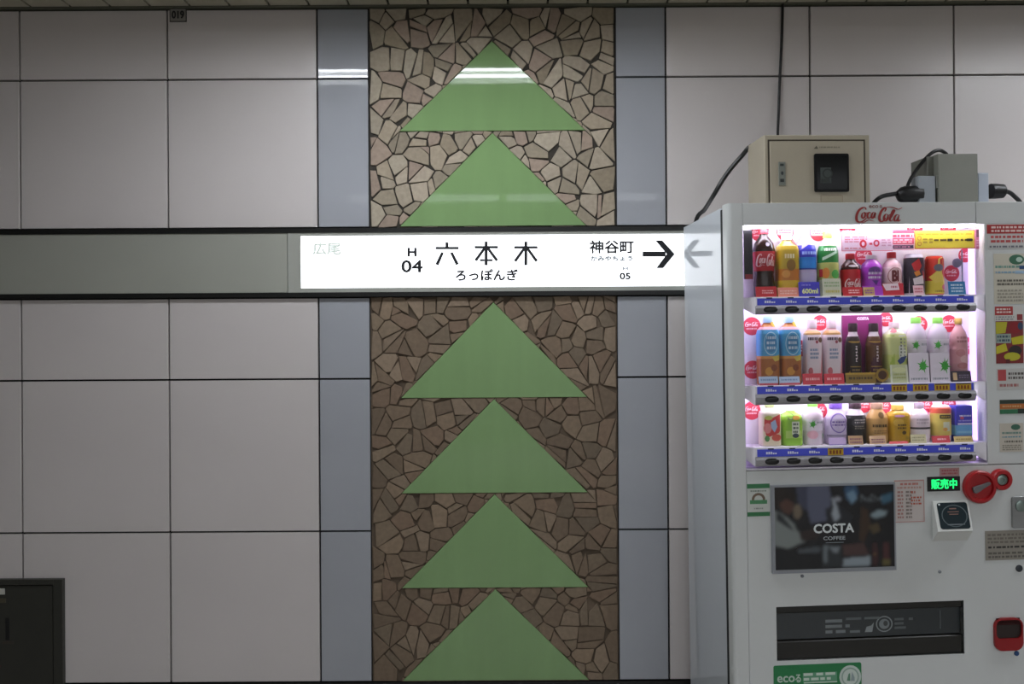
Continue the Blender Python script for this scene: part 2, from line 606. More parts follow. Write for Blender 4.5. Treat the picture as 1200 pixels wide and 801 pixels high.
# number plate at the top of a joint
np_ = empty('number_plate', Matrix.Translation((wx(201.2), 0, wz(23.5))))
tag(np_, 'small grey plate numbered 019 under the ceiling', 'plate')
MB().cbox(0, 20 * S, -.0022, 0, 0, 16 * S, .0008).build('plate', mat('plate edge', '#23221f', 0.6), np_)
MB().box(.0035, 20 * S - .0035, -.0027, -.0021, .0035, 16 * S - .0035).build('face', mat('plate face', '#8a8781', 0.5), np_)
mb = MB(); put_text(mb, '019', .05, .009, 20 * S - .009, .013, 16 * S - .010, -.0031)
mb.build('lettering', mat('dark ink', '#15151a', 0.5), np_)

# ------------------------------------------------------------------ the sign band
BZ0, BZ1 = wz(346.5), wz(266.5)
RAILH = 5.2 * S
BX0, BX1 = wx(-330), wx(1460)
m_rail = mat('black band rail', '#121312', 0.4)
band = empty('sign_band', Matrix.Translation((0, 0, BZ0)))
tag(band, 'long grey metal band with black rails running across the wall', 'sign band')
bh = BZ1 - BZ0
MB().box(BX0, BX1, -.016, .0158, 0, RAILH).build('rail', m_rail, band)
MB().box(BX0, BX1, -.016, .0158, bh - RAILH, bh).build('rail', m_rail, band)
m_band = mat('satin grey metal', '#a8aaa0', 0.42, metal=0.15, var=0.03, scale=3)
SX0, SX1 = wx(338.5), wx(856)
for a, b in ((-330, 338.5), (856, 1460)):
    MB().cbox(wx(a) + .001, wx(b) - .0015, -.012, .0155, RAILH, bh - RAILH, .001).build('blank_panel', m_band, band)
sign = empty('station_sign', Matrix.Translation((SX0, 0, BZ0 + RAILH)))
tag(sign, 'backlit white station name sign with black Japanese lettering and arrow', 'sign')
SW, SH = SX1 - SX0, bh - 2 * RAILH
m_frame = mat('sign frame', '#a8aaa2', 0.4, metal=0.1)
fx0, fx1 = wx(354) - SX0, wx(840) - SX0
fz0, fz1 = wz(336.3) - BZ0 - RAILH, wz(275.3) - BZ0 - RAILH
fr = MB()
fr.box(.0015, fx0, -.013, .015, 0, SH).box(fx1, SW, -.013, .015, 0, SH).box(fx0, fx1, -.013, .015, 0, fz0).box(fx0, fx1, -.013, .015, fz1, SH)
fr.build('frame', m_frame, sign)
MB().box(fx0, fx1, -.0105, .005, fz0, fz1).build('light_face', mat('lit sign face', '#f8fbff', 0.3, emit=SIGN), sign)
m_ink = mat('sign ink', '#0b0e16', 0.4)
m_inkf = mat('faded sign ink', '#c4ccc6', 0.5, emit=0.5)
m_ink2 = mat('half faded sign ink', '#6a7278', 0.5, emit=0.35)
def sp(px, py):
    w = at(px, py, -.0105)
    return w.x - SX0, w.z - (BZ0 + RAILH)
def sign_text(body, bold, px0, px1, py0, py1, m=m_ink, name='lettering'):
    a = sp((px0 + px1) / 2, (py0 + py1) / 2)
    w, h = (px1 - px0) / 2 * S, (py1 - py0) / 2 * S
    mb = MB(); put_text(mb, body, bold, a[0] - w, a[0] + w, a[1] - h, a[1] + h, -.0112)
    return mb.build(name, m, sign)
def strokes(px, lst, name='character'):
    mb = MB()
    for k, (xa, ya, xb, yb, w0, w1) in enumerate(lst):
        a, b = sp(px + xa / 6.0, 265 + ya / 6.0), sp(px + xb / 6.0, 265 + yb / 6.0)
        d = Vector((b[0] - a[0], b[1] - a[1])).normalized()
        n_ = Vector((-d.y, d.x))
        h0, h1 = w0 * S / 12.0, w1 * S / 12.0
        mb.flat([(a[0] + n_.x * h0, a[1] + n_.y * h0), (a[0] - n_.x * h0, a[1] - n_.y * h0), (b[0] - n_.x * h1, b[1] - n_.y * h1), (b[0] + n_.x * h1, b[1] + n_.y * h1)], -.0112 - .00002 * k)
    mb.build(name, m_ink, sign)
strokes(460, [(383, 112, 383, 150, 21, 21), (302, 153, 466, 153, 17, 17), (352, 184, 312, 271, 19, 23), (414, 184, 456, 269, 19, 22)])
strokes(460, [(658, 107, 658, 274, 21, 21), (577, 147, 742, 147, 17, 17), (650, 150, 584, 241, 19, 20), (667, 150, 735, 241, 19, 20), (614, 238, 704, 238, 15, 15)])
strokes(460, [(937, 107, 937, 274, 21, 21), (855, 148, 1020, 148, 17, 17), (929, 152, 861, 246, 19, 20), (946, 152, 1014, 246, 19, 20)])
sign_text('ろっぽんぎ', .035, 534, 607, 315, 328.8)
sign_text('H', .06, 477.5, 488.2, 290, 300.5)
sign_text('04', .035, 470.3, 495.2, 304.5, 319.2)
sign_text('神谷町', .03, 690.8, 742.8, 281.2, 296.8)
sign_text('かみやちょう', .055, 692, 741, 299.5, 305.8, m_ink2)
sign_text('H', .06, 730, 735.8, 312.3, 316.2, m_ink2)
sign_text('05', .06, 726, 739, 319.3, 327.3)
sign_text('広尾', .035, 366.5, 399.5, 283.5, 298.5, m_inkf)
a = sp(484.5, 305)
mb = MB()
for k in range(40):
    w0, w1 = 2 * math.pi * k / 40, 2 * math.pi * (k + 1) / 40
    r0, r1 = 19.5 * S, 20.5 * S
    mb.flat([(a[0] + r0 * math.cos(w0), a[1] + r0 * math.sin(w0)), (a[0] + r1 * math.cos(w0), a[1] + r1 * math.sin(w0)),
             (a[0] + r1 * math.cos(w1), a[1] + r1 * math.sin(w1)), (a[0] + r0 * math.cos(w1), a[1] + r0 * math.sin(w1))], -.0112)
mb.build('faded_ring', m_inkf, sign)
mb = MB()
ax = lambda px, py: sp(px, py)
mb.flat([ax(753, 294.5), ax(780, 294.5), ax(780, 300.5), ax(753, 300.5)], -.0112)
mb.flat([ax(768, 281.5), ax(776, 281.5), ax(790.8, 297.6), ax(781.5, 297.6)], -.01122)
mb.flat([ax(781.5, 297.4), ax(790.8, 297.4), ax(777, 314), ax(769, 314)], -.01126)
mb.build('arrow', m_ink, sign)

# ------------------------------------------------------------------ dark hatch low on the wall
hx1, hz1 = wx(74.5), wz(677) + .012
hat = empty('steel_hatch', Matrix.Translation((hx1 - .92, 0, 0)))
tag(hat, 'dark steel hatch door at the foot of the white panels', 'hatch')
m_hat = mat('dark painted steel', '#34342f', 0.35, var=0.08, scale=5, spec=0.4)
f2 = .058
fr = MB()
fr.cbox(0, f2, -.022, -.0005, .0, hz1, .002).cbox(.92 - f2 * .65, .92, -.022, -.0005, .0, hz1, .002)
fr.cbox(f2, .92 - f2 * .65, -.022, -.0005, hz1 - .022, hz1, .002).cbox(f2, .92 - f2 * .65, -.022, -.0005, .0, .06, .002)
fr.build('frame', m_hat, hat)
MB().cbox(f2 + .004, .92 - f2 * .65 - .004, -.016, -.0005, .064, hz1 - .026, .002).build('door', m_hat, hat)
p = at(-3, 693, -.02); lx = p.x - (hx1 - .92)
MB().cbox(lx - .02, lx + 8 * S, -.019, -.016, p.z - .012, p.z + .012, .001).build('label_plate', mat('pale plate', '#b9b8b0', 0.5), hat)
MB().cbox(lx - .02, lx + 9 * S, -.018, -.016, p.z - .046, p.z - .028, .001).build('label_plate', mat('brown plate', '#4a4536', 0.5), hat)
p = at(8, 737, -.02); lx = p.x - (hx1 - .92)
MB().cbox(lx - .008, lx + .008, -.0175, -.0158, p.z - .045, p.z + .045, .0012).build('handle_slot', m_black, hat)
MB().cbox(lx - .02, lx + .025, -.0172, -.0158, p.z - .06, p.z - .05, .0005).build('handle_plate', mat('slot lip', '#3a332d', 0.4), hat)

# ------------------------------------------------------------------ vending machine
DV = 2.75
YAW, LEAN = R(3.5), R(-0.55)
RM = Matrix.Rotation(YAW, 4, 'Z') @ Matrix.Rotation(LEAN, 4, 'Y')
corner = at(852, 238, DV - DW)
HT = (corner.z) / math.cos(LEAN)
MM = Matrix.Translation(corner - (RM @ Vector((0, 0, HT)))) @ RM
MI = MM.inverted()
cam_l = MI @ CAMP
def ml(px, py, off=0.0):
    """pixel -> (x, z) on the machine's plane y = off"""
    d = MI.to_3x3() @ ray(px, py)
    t = (off - cam_l.y) / d.y
    p = cam_l + d * t
    return p.x, p.z
def mrect(px0, px1, py0, py1, off=0.0):
    """upright rectangle on that plane for a pixel box (its mid lines)"""
    cx, cy = (px0 + px1) / 2, (py0 + py1) / 2
    return ml(px0, cy, off)[0], ml(px1, cy, off)[0], ml(cx, py1, off)[1], ml(cx, py0, off)[1]
mach = empty('vending_machine', MM)
tag(mach, 'white drinks vending machine with a lit display window beside the sign', 'vending machine')
m_mw = mat('white machine paint', '#ced1d0', 0.32, var=0.015, scale=4)
m_ms = mat('glossy machine side', '#cfd4da', 0.07, var=0.015, scale=4, spec=0.6)
m_dark = mat('dark plastic', '#16171a', 0.35)
m_gasket = mat('door gasket', '#1b1e22', 0.7)
MWID = ml(1243, 400)[0]
DEP = 0.552
DT = 0.050                    # thickness of the door
Z0 = 0.06

# cabinet behind the door
MB().cbox(0.004, 0.03, DT + .026, DEP, Z0, HT - .004, .002).build('side_panel', m_ms, mach)
MB().cbox(MWID - .03, MWID - .004, DT + .026, DEP, Z0, HT - .004, .002).build('side_panel', m_ms, mach)
MB().box(0.03, MWID - .03, DT + .026, DEP, HT - .03, HT - .004).build('top_panel', m_mw, mach)
MB().box(0.03, MWID - .03, DEP - .02, DEP, Z0, HT - .03).build('back_panel', m_mw, mach)
MB().box(0.03, MWID - .03, DT + .026, DEP - .02, Z0, Z0 + .03).build('bottom_panel', m_mw, mach)
g = MB()
g.box(0.0012, 0.03, DT + .001, DT + .026, Z0, HT - .012).box(MWID - .03, MWID - .010, DT, DT + .026, Z0, HT - .012)
g.box(0.03, MWID - .03, DT, DT + .026, HT - .03, HT - .012)
g.build('gasket', m_gasket, mach)
for x in (.05, MWID - .05):
    for y in (.12, DEP - .06):
        mb = MB()
        n = 14
        vs = [(x + r_ * math.cos(2 * math.pi * k / n), y + r_ * math.sin(2 * math.pi * k / n), z) for r_, z in ((.03, -.012 if x > .5 else 0.0), (.03, .015), (.012, .018), (.012, Z0)) for k in range(n)]
        fs = [(i * n + k, i * n + (k + 1) % n, (i + 1) * n + (k + 1) % n, (i + 1) * n + k) for i in range(3) for k in range(n)] + [tuple(range(n))]
        mb.add(vs, fs).build('foot', m_dark, mach)

def plate_holes(x0, x1, z0, z1, y0, y1, holes):
    mb = MB()
    xs = sorted({x0, x1, *[h[0] for h in holes], *[h[1] for h in holes]})
    zs = sorted({z0, z1, *[h[2] for h in holes], *[h[3] for h in holes]})
    idx = {}
    def v(x, y, z):
        k = (x, y, z)
        if k not in idx:
            idx[k] = len(mb.v); mb.v.append(k)
        return idx[k]
    solid = {}
    for i in range(len(xs) - 1):
        for j in range(len(zs) - 1):
            cx, cz = (xs[i] + xs[i + 1]) / 2, (zs[j] + zs[j + 1]) / 2
            solid[i, j] = not any(h[0] < cx < h[1] and h[2] < cz < h[3] for h in holes)
    def q(*p):
        mb.f.append([v(*a) for a in p]); mb.c.append((1, 1, 1))
    for (i, j), s_ in solid.items():
        if not s_: continue
        a, b, c, d = xs[i], xs[i + 1], zs[j], zs[j + 1]
        q((a, y0, c), (b, y0, c), (b, y0, d), (a, y0, d))
        q((a, y1, c), (a, y1, d), (b, y1, d), (b, y1, c))
        if not solid.get((i - 1, j)): q((a, y0, c), (a, y0, d), (a, y1, d), (a, y1, c))
        if not solid.get((i + 1, j)): q((b, y0, c), (b, y1, c), (b, y1, d), (b, y0, d))
        if not solid.get((i, j - 1)): q((a, y0, c), (a, y1, c), (b, y1, c), (b, y0, c))
        if not solid.get((i, j + 1)): q((a, y0, d), (b, y0, d), (b, y1, d), (a, y1, d))
    return mb

# the display window opening, and the split of the door
wx0, wx1 = ml(872.5, 400)[0], ml(1155.5, 400)[0]
wz1 = ml(1012, 263)[1]
wz0 = ml(1012, 545.5)[1]
sx = ml(873.5, 400)[0]
mid = ml(1030, 547.5)[1]
G = .0012
# left stile with a rounded outer corner
rr = .016
prof = [(rr + rr * math.cos(w), rr + rr * math.sin(w)) for w in [math.pi + (math.pi / 2) * k / 6 for k in range(7)]]
poly = prof + [(wx0 - G, 0), (wx0 - G, DT), (0, DT)]
n = len(poly)
vs = [(x, y, Z0) for x, y in poly] + [(x, y, HT) for x, y in poly]
fs = [tuple(range(n)), tuple(range(n, 2 * n))] + [(k, (k + 1) % n, n + (k + 1) % n, n + k) for k in range(n)]
MB().add(vs, fs).build('door_stile', m_mw, mach, smooth=True)
rx = ml(1146, 400)[0]
MB().cbox(wx0, rx - G, 0, DT, wz1, HT, .0015).build('door_header', m_mw, mach)
MB().cbox(rx, MWID, 0, DT, wz1, HT, .0015).build('door_header', m_mw, mach)
MB().cbox(wx1, MWID, 0, DT, mid + G, wz1 - .0005, .0015).build('sticker_panel', m_mw, mach)
tx0, tx1, tz0, tz1 = mrect(910, 1130, 707, 770)
cx0, cx1, cz0, cz1 = mrect(1164, 1197, 723, 761)
plate_holes(wx0, MWID, Z0, mid - G, 0, DT, [(tx0, tx1, tz0, tz1)]).build('door_panel', m_mw, mach)
MB().box(wx0, wx1 - .001, 0.0, DT, mid + G, wz0).build('window_ledge', mat('pale ledge', '#d8d4de', 0.3), mach)

# display case behind the window
BK = 0.088
m_case = mat('display case white', '#e9e6ee', 0.45)
MB().box(wx0, wx1, BK, BK + .006, wz0 - .01, wz1 + .01).build('display_back', m_case, mach)
MB().box(wx1, wx1 + .006, DT, BK, wz0 - .01, wz1 + .01).build('display_side', m_case, mach)
MB().box(wx0 - .006, wx0, DT, BK, wz0 - .01, wz1 + .01).build('display_side', m_case, mach)
MB().box(wx0, wx1, DT, BK, wz1 - .0005, wz1 + .006).build('display_roof', m_case, mach)
MB().box(wx0, wx1, DT, BK, wz0 - .012, wz0 - .006).build('display_floor', m_case, mach)
m_led = mat('white strip light', '#f6efff', 0.5, emit=LED)
m_led2 = mat('lilac side light', '#dcc0ff', 0.5, emit=LED * 0.065)

# shelves
def row_line(p0, p1):
    return lambda px: p0[1] + (p1[1] - p0[1]) * (px - p0[0]) / (p1[0] - p0[0])
ROWS = []
RAILY = -.006
SHELF = [  # ledge, strip top, strip bottom, rail bottom at the middle of the row; first and last button; price cards
    dict(y=(346.2, 347.9, 356.3, 366.5), b0=(903.2, 362.4), b1=(1129, 360.8), yellow=[]),
    dict(y=(449.6, 450.6, 459.5, 472.0), b0=(904.7, 467.4), b1=(1131, 462.4), yellow=[6, 7, 8, 9]),
    dict(y=(521.5, 523.6, 532.5, 543.5), b0=(905.0, 540.2), b1=(1132.5, 533.8), yellow=[3]),
]
m_rail2 = mat('grey shelf rail', '#9a989c', 0.35)
m_blue = mat('blue price strip', '#4650d4', 0.4)
ink = attr_mat('printed ink', 0.45)
inkm = attr_mat('matte printed ink', 0.7)
m_btn = mat('black button', '#0c0d0f', 0.25)
btn_me = None
for ri, sd in enumerate(SHELF):
    ya, yb, yc, yd = sd['y']
    lx0, lx1 = ml(885.5, ya, RAILY)[0], ml(1143.5, ya, RAILY)[0]
    za, zb, zc, zd = (ml(1015, y, RAILY)[1] for y in (ya, yb, yc, yd))
    sh = empty('shelf'); sh.parent = mach
    MB().box(wx0 + .004, wx1 - .002, .012, BK - .001, za - .006, za).build('ledge', m_case, sh)
    MB().cbox(lx0, lx1, RAILY + .003, .012, zc, za, .001).build('price_rail', m_case, sh)
    rl = MB()
    hgt = zc - zd
    prof = [(.012, zd), (RAILY + .004, zd), (RAILY - .002, zd + hgt * .25), (RAILY - .003, zd + hgt * .7), (RAILY + .002, zc - .0008), (.012, zc - .0008)]
    nn = len(prof)
    rl.add([(lx0, y, z) for y, z in prof] + [(lx1, y, z) for y, z in prof], [tuple(range(nn)), tuple(range(nn, 2 * nn))] + [(k, (k + 1) % nn, nn + (k + 1) % nn, nn + k) for k in range(nn)])
    rl.build('button_rail', m_rail2, sh)
    MB().box(lx0 + .006, lx1 - .006, RAILY + .0022, RAILY + .003, zc + .001, zb).build('price_strip', m_blue, sh)
    if ri < 2:                                      # light under the shelf for the row below
        MB().box(lx0 + .004, lx1 - .004, .010, .024, za - .012, za - .0065).build('strip_light', m_led, sh)
    # end brackets
    for ex0, ex1 in ((wx0 + .002, lx0), (lx1, wx1 - .004)):
        MB().add([(ex0, .02, za), (ex1, .0, za), (ex1, .0, zd), (ex0, .02, zd + .4 * (za - zd)), (ex0, .024, za), (ex1, .012, za), (ex1, .012, zd), (ex0, .024, zd + .4 * (za - zd))],
                 [(0, 1, 2, 3), (4, 7, 6, 5), (0, 4, 5, 1), (1, 5, 6, 2), (2, 6, 7, 3), (3, 7, 4, 0)]).build('bracket', m_case, sh)
    xs_btn = []
    for k in range(10):
        f = k / 9
        bqx = sd['b0'][0] + f * (sd['b1'][0] - sd['b0'][0])
        bqy = sd['b0'][1] + f * (sd['b1'][1] - sd['b0'][1])
        bx = ml(bqx, bqy, RAILY - .004)[0]
        bz = (zc + zd) / 2 + .001
        xs_btn.append((bx, bqx))
        if btn_me is None:
            bb = MB()
            ns = 20
            vs, fs = [], []
            for (a_, b_, y_) in ((.0235, .0105, .004), (.0235, .0105, -.0005), (.020, .0075, -.004), (.012, .004, -.0048)):
                for q_ in range(ns):
                    w = 2 * math.pi * q_ / ns
                    cw, sw = math.cos(w), math.sin(w)
                    vs.append((a_ * math.copysign(abs(cw) ** .7, cw), y_, b_ * math.copysign(abs(sw) ** .85, sw)))
            for i in range(3):
                for q_ in range(ns):
                    fs.append((i * ns + q_, i * ns + (q_ + 1) % ns, (i + 1) * ns + (q_ + 1) % ns, (i + 1) * ns + q_))
            fs.append(tuple(range(3 * ns, 4 * ns)))
            o = bb.add(vs, fs).build('button', m_btn, sh, smooth=True)
            btn_me = o.data
        else:
            o = bpy.data.objects.new('button', btn_me); COL.objects.link(o); o.parent = sh
        o.location = (bx, RAILY - .003, bz)
        hz = zb - zc
        pr = MB()
        if k in sd['yellow']:
            MB().box(bx - .028, bx + .025, RAILY + .0012, RAILY + .0018, zc + .001, zb - .001).build('price_card', mat('price card', '#c9a21c', .5), sh)
            pr.color('#2c2410'); pr.flat([(bx - .026, zb - .005), (bx + .023, zb - .005), (bx + .023, zb - .002), (bx - .026, zb - .002)], RAILY + .0010)
            pr.color('#7c3214')
            for q_ in range(4):
                x_ = bx - .022 + q_ * .011
                pr.flat([(x_, zc + .005), (x_ + .006, zc + .005), (x_ + .006, zb - .008), (x_, zb - .008)], RAILY + .0006)
        else:
            pr.color('#e6e8fa')
            for q_ in range(5):
                x_ = bx - .018 + q_ * .0075
                pr.flat([(x_, zc + .35 * hz), (x_ + .0055, zc + .35 * hz), (x_ + .0055, zc + (.68 if q_ < 3 else .55) * hz), (x_, zc + (.68 if q_ < 3 else .55) * hz)], RAILY + .0018)
            pr.color('#2a2c38'); pr.flat([(bx - .012, zb - .001), (bx + .008, zb - .001), (bx + .008, zb + .003), (bx - .012, zb + .003)], RAILY + .0018)
        pr.build('price_print', ink, sh)
    ROWS.append(dict(z=za, shelf=sh, btn=xs_btn, zd=zd))
MB().box(wx0 + .01, wx1 - .02, .010, .026, wz1 - .007, wz1 - .001).build('strip_light', m_led, mach)
MB().box(wx1 - .004, wx1 - .001, DT + .004, BK - .002, wz0 + .01, wz1 - .03).build('side_light', m_led2, mach)
MB().box(wx0 + .001, wx0 + .004, DT + .004, BK - .002, wz0 + .01, wz1 - .03).build('side_light', m_led2, mach)
m_pane = glass_mat('clear window pane')
zt = wz1 - .001
for rw in ROWS:
    MB().box(wx0 + .002, wx1 - .002, .0065, .0085, rw['z'] + .001, zt).build('window_pane', m_pane, mach)
    zt = rw['zd'] - .001

# ------------------------------------------------------------------ things stuck to the machine
def ellipse(cx, cz, a, b, n=20):
    return [(cx + a * math.cos(2 * math.pi * k / n), cz + b * math.sin(2 * math.pi * k / n)) for k in range(n)]
def rpoly(x0, x1, z0, z1, r, n=4):
    out = []
    for cx, cz, w0 in ((x1 - r, z0 + r, -90), (x1 - r, z1 - r, 0), (x0 + r, z1 - r, 90), (x0 + r, z0 + r, 180)):
        for k in range(n + 1):
            w = R(w0 + 90 * k / n)
            out.append((cx + r * math.cos(w), cz + r * math.sin(w)))
    return out
LEAF = []
for k in range(22):
    w = math.pi / 2 + 2 * math.pi * k / 22
    LEAF.append(((1.0 if k % 4 == 0 else 0.62 if k % 2 == 0 else 0.45) * math.cos(w), (1.0 if k % 4 == 0 else 0.62 if k % 2 == 0 else 0.45) * math.sin(w)))

def draw(mb, x0, x1, z0, z1, prints, y, fmap=None):
    """prints in a 0..1 box (u to the right, v up)"""
    W, Hh = x1 - x0, z1 - z0
    for li, pr in enumerate(prints):
        yy = y - .00006 * li
        k, c = pr[0], pr[1]
        mb.color(c)
        def place(poly, sub=False):
            pts = [(x0 + u * W, z0 + v * Hh) for u, v in poly]
            if fmap:
                a = sum(pts[i][0] * pts[(i + 1) % len(pts)][1] - pts[(i + 1) % len(pts)][0] * pts[i][1] for i in range(len(pts)))
                if a < 0: pts.reverse()
                xa, xb = min(p_[0] for p_ in pts), max(p_[0] for p_ in pts)
                ns_ = max(1, int(math.ceil((xb - xa) / (W * .13))))
                for i_ in range(ns_):
                    q_ = clip(clip(pts, -1, 0, -(xa + (xb - xa) * i_ / ns_)), 1, 0, xa + (xb - xa) * (i_ + 1) / ns_) if ns_ > 1 else pts
                    if len(q_) > 2:
                        mb.add([fmap(x, z, li) for x, z in q_], [tuple(range(len(q_)))])
            else:
                mb.flat(pts, yy)
        if k == 'r':
            u0, u1, v0, v1 = pr[2:6]
            if fmap:
                m_ = 6
                for i in range(m_):
                    a_, b_ = u0 + (u1 - u0) * i / m_, u0 + (u1 - u0) * (i + 1) / m_
                    place([(a_, v0), (b_, v0), (b_, v1), (a_, v1)])
            else:
                place([(u0, v0), (u1, v0), (u1, v1), (u0, v1)])
        elif k == 'e':
            place(ellipse(pr[2], pr[3], pr[4], pr[5]))
        elif k == 'p':
            place(pr[2])
        elif k == 'leaf':
            place([(pr[2] + a * pr[4], pr[3] + b * pr[5]) for a, b in LEAF])
        elif k == 'ring':
            cu, cv, a_, b_, t_ = pr[2:7]
            n_ = 22
            for i in range(n_):
                w0, w1 = 2 * math.pi * i / n_, 2 * math.pi * (i + 1) / n_
                place([(cu + a_ * math.cos(w0), cv + b_ * math.sin(w0)), (cu + a_ * math.cos(w1), cv + b_ * math.sin(w1)),
                       (cu + a_ * t_ * math.cos(w1), cv + b_ * t_ * math.sin(w1)), (cu + a_ * t_ * math.cos(w0), cv + b_ * t_ * math.sin(w0))])
        elif k == 't':
            body, bold, u0, u1, v0, v1 = pr[2:8]
            fm = (lambda x, z, L=li: fmap(x, z, L)) if fmap else None
            put_text(mb, body, bold, x0 + u0 * W, x0 + u1 * W, z0 + v0 * Hh, z0 + v1 * Hh, yy, fm)
        elif k == 'logo':
            u0, u1, v0, v1 = pr[2:6]
            fm = (lambda x, z, L=li: fmap(x, z, L)) if fmap else None
            put_logo(mb, x0 + u0 * W, x0 + u1 * W, z0 + v0 * Hh, z0 + v1 * Hh, yy, fm)
        elif k == 'lines':                              # rows of unreadable small print
            u0, u1, v0, v1, n_ = pr[2:7]
            rg = random.Random(int(1000 * (u0 + 7 * v0 + 3 * n_)))
            for i in range(n_):
                vv = v1 - (v1 - v0) * (i + .5) / n_
                hh = (v1 - v0) / n_ * .28
                u = u0
                while u < u1 - .02:
                    w = min(rg.uniform(.03, .12), u1 - u)
                    place([(u, vv - hh), (u + w, vv - hh), (u + w, vv + hh), (u, vv + hh)])
                    u += w + rg.uniform(.015, .04)

def sticker(name, px, color, prints=(), off=0.0, th=.0008, r=0.0, parent=None, m=None, label=None):
    x0, x1, z0, z1 = mrect(*px, off)
    mb = MB().color(color)
    if r: mb.prism(rpoly(x0, x1, z0, z1, r), off - th, off - .00005)
    else: mb.box(x0, x1, off - th, off - .00005, z0, z1)
    o = mb.build(name, m or ink, parent or mach)
    if label: o['label'] = label
    if prints:
        pm = MB(); draw(pm, x0, x1, z0, z1, prints, off - th - .0002)
        pm.build('print', m or ink, o)
    return o

# logo on the header
lx0, lx1, lz0, lz1 = mrect(1003, 1057, 243, 260.5)
mb = MB().color('#9c2b2b'); put_logo(mb, lx0, lx1, lz0, lz1, -.0012)
mb.build('logo', ink, mach)['label'] = 'red script drink logo'
e0 = mrect(1018, 1034, 240.2, 243.6)
mb = MB().color('#8c5a58'); put_text(mb, 'eco', .04, e0[0], e0[0] + (e0[1] - e0[0]) * .7, e0[2], e0[3], -.001)
put_text(mb, 'る', .03, e0[0] + (e0[1] - e0[0]) * .76, e0[1], e0[2], e0[3], -.001)
mb.build('lettering', ink, mach)

# right hand column of stickers
sticker('sticker', (1156.5, 1206, 263, 273.5), '#a62222', [('lines', '#e8d0cc', .1, .9, .1, .9, 2)], label='red heading sticker')
sticker('sticker', (1157, 1206, 274, 291), '#c9c8c6', [('lines', '#b84848', .08, .85, .35, .95, 2), ('lines', '#707078', .05, .95, .02, .25, 1)])
sticker('sticker', (1164.5, 1202, 297, 356), '#cbc6b6', [('e', '#3c6e55', .72, .88, .24, .1), ('e', '#b8cfc2', .80, .88, .1, .05), ('lines', '#6e9a8e', .05, .95, .70, .78, 1), ('r', '#31507e', .8, 1., .69, .76), ('lines', '#7fa3bb', .05, .95, .6, .66, 1), ('r', '#9cb8d0', .66, .98, .60, .66), ('lines', '#6b675e', .1, .95, .36, .5, 2), ('lines', '#9c978a', .1, .9, .04, .3, 4)], label='cream payment card sticker')
sticker('sticker', (1165, 1198, 358.5, 376), '#cfcdc9', [('r', '#a93232', .02, .66, .4, .98), ('lines', '#e0cfca', .08, .6, .5, .9, 2), ('lines', '#8f8f92', .05, .7, .05, .35, 2), ('r', '#8f3a3e', .8, 1., .05, .45)])
sticker('sticker', (1167, 1199, 376, 425.5), '#7e2a2c', [('p', '#b8b12c', [(0, .98), (.42, .98), (.35, .72), (0, .7)]), ('e', '#8b2226', .7, .84, .22, .14), ('e', '#33435e', .9, .88, .1, .09), ('r', '#93a39a', .0, .55, .48, .7), ('lines', '#3d4f60', .05, .5, .5, .68, 2), ('p', '#c2b828', [(.55, .6), (1, .66), (1, .46), (.6, .44)]), ('p', '#c4bb2c', [(0, .4), (.35, .48), (.42, .3), (0, .22)]), ('e', '#2c2226', .7, .3, .24, .12), ('e', '#b7b32e', .58, .16, .3, .1), ('r', '#5c1e22', .35, .5, .0, .1)], label='red and yellow campaign sticker')
sticker('sticker', (1168, 1200, 431.5, 456), '#c3c2be', [('r', '#b3484a', .04, .34, .42, .95), ('lines', '#5b5450', .42, .98, .45, .85, 2), ('lines', '#a86a68', .1, .8, .08, .32, 1)])
sticker('sticker', (1171.5, 1200.5, 468, 484.5), '#8f8a70', [('r', '#2c3a30', 0, 1, .72, 1), ('r', '#b5692f', 0, 1, .36, .7), ('r', '#2f6f4c', 0, .72, 0, .3), ('r', '#26322c', .72, 1, 0, .34), ('lines', '#c9a070', .1, .9, .42, .64, 1)], label='orange and green sticker')
sticker('sticker', (1171.5, 1199, 495.5, 529), '#c4bdb0', [('e', '#3f6a58', .68, .86, .2, .1), ('lines', '#6e8f86', .1, .9, .6, .72, 1), ('lines', '#5f8fa0', .1, .9, .48, .56, 1), ('lines', '#6a655c', .2, .95, .3, .42, 1), ('lines', '#908a7e', .1, .9, .04, .26, 3)], label='small cream payment sticker')

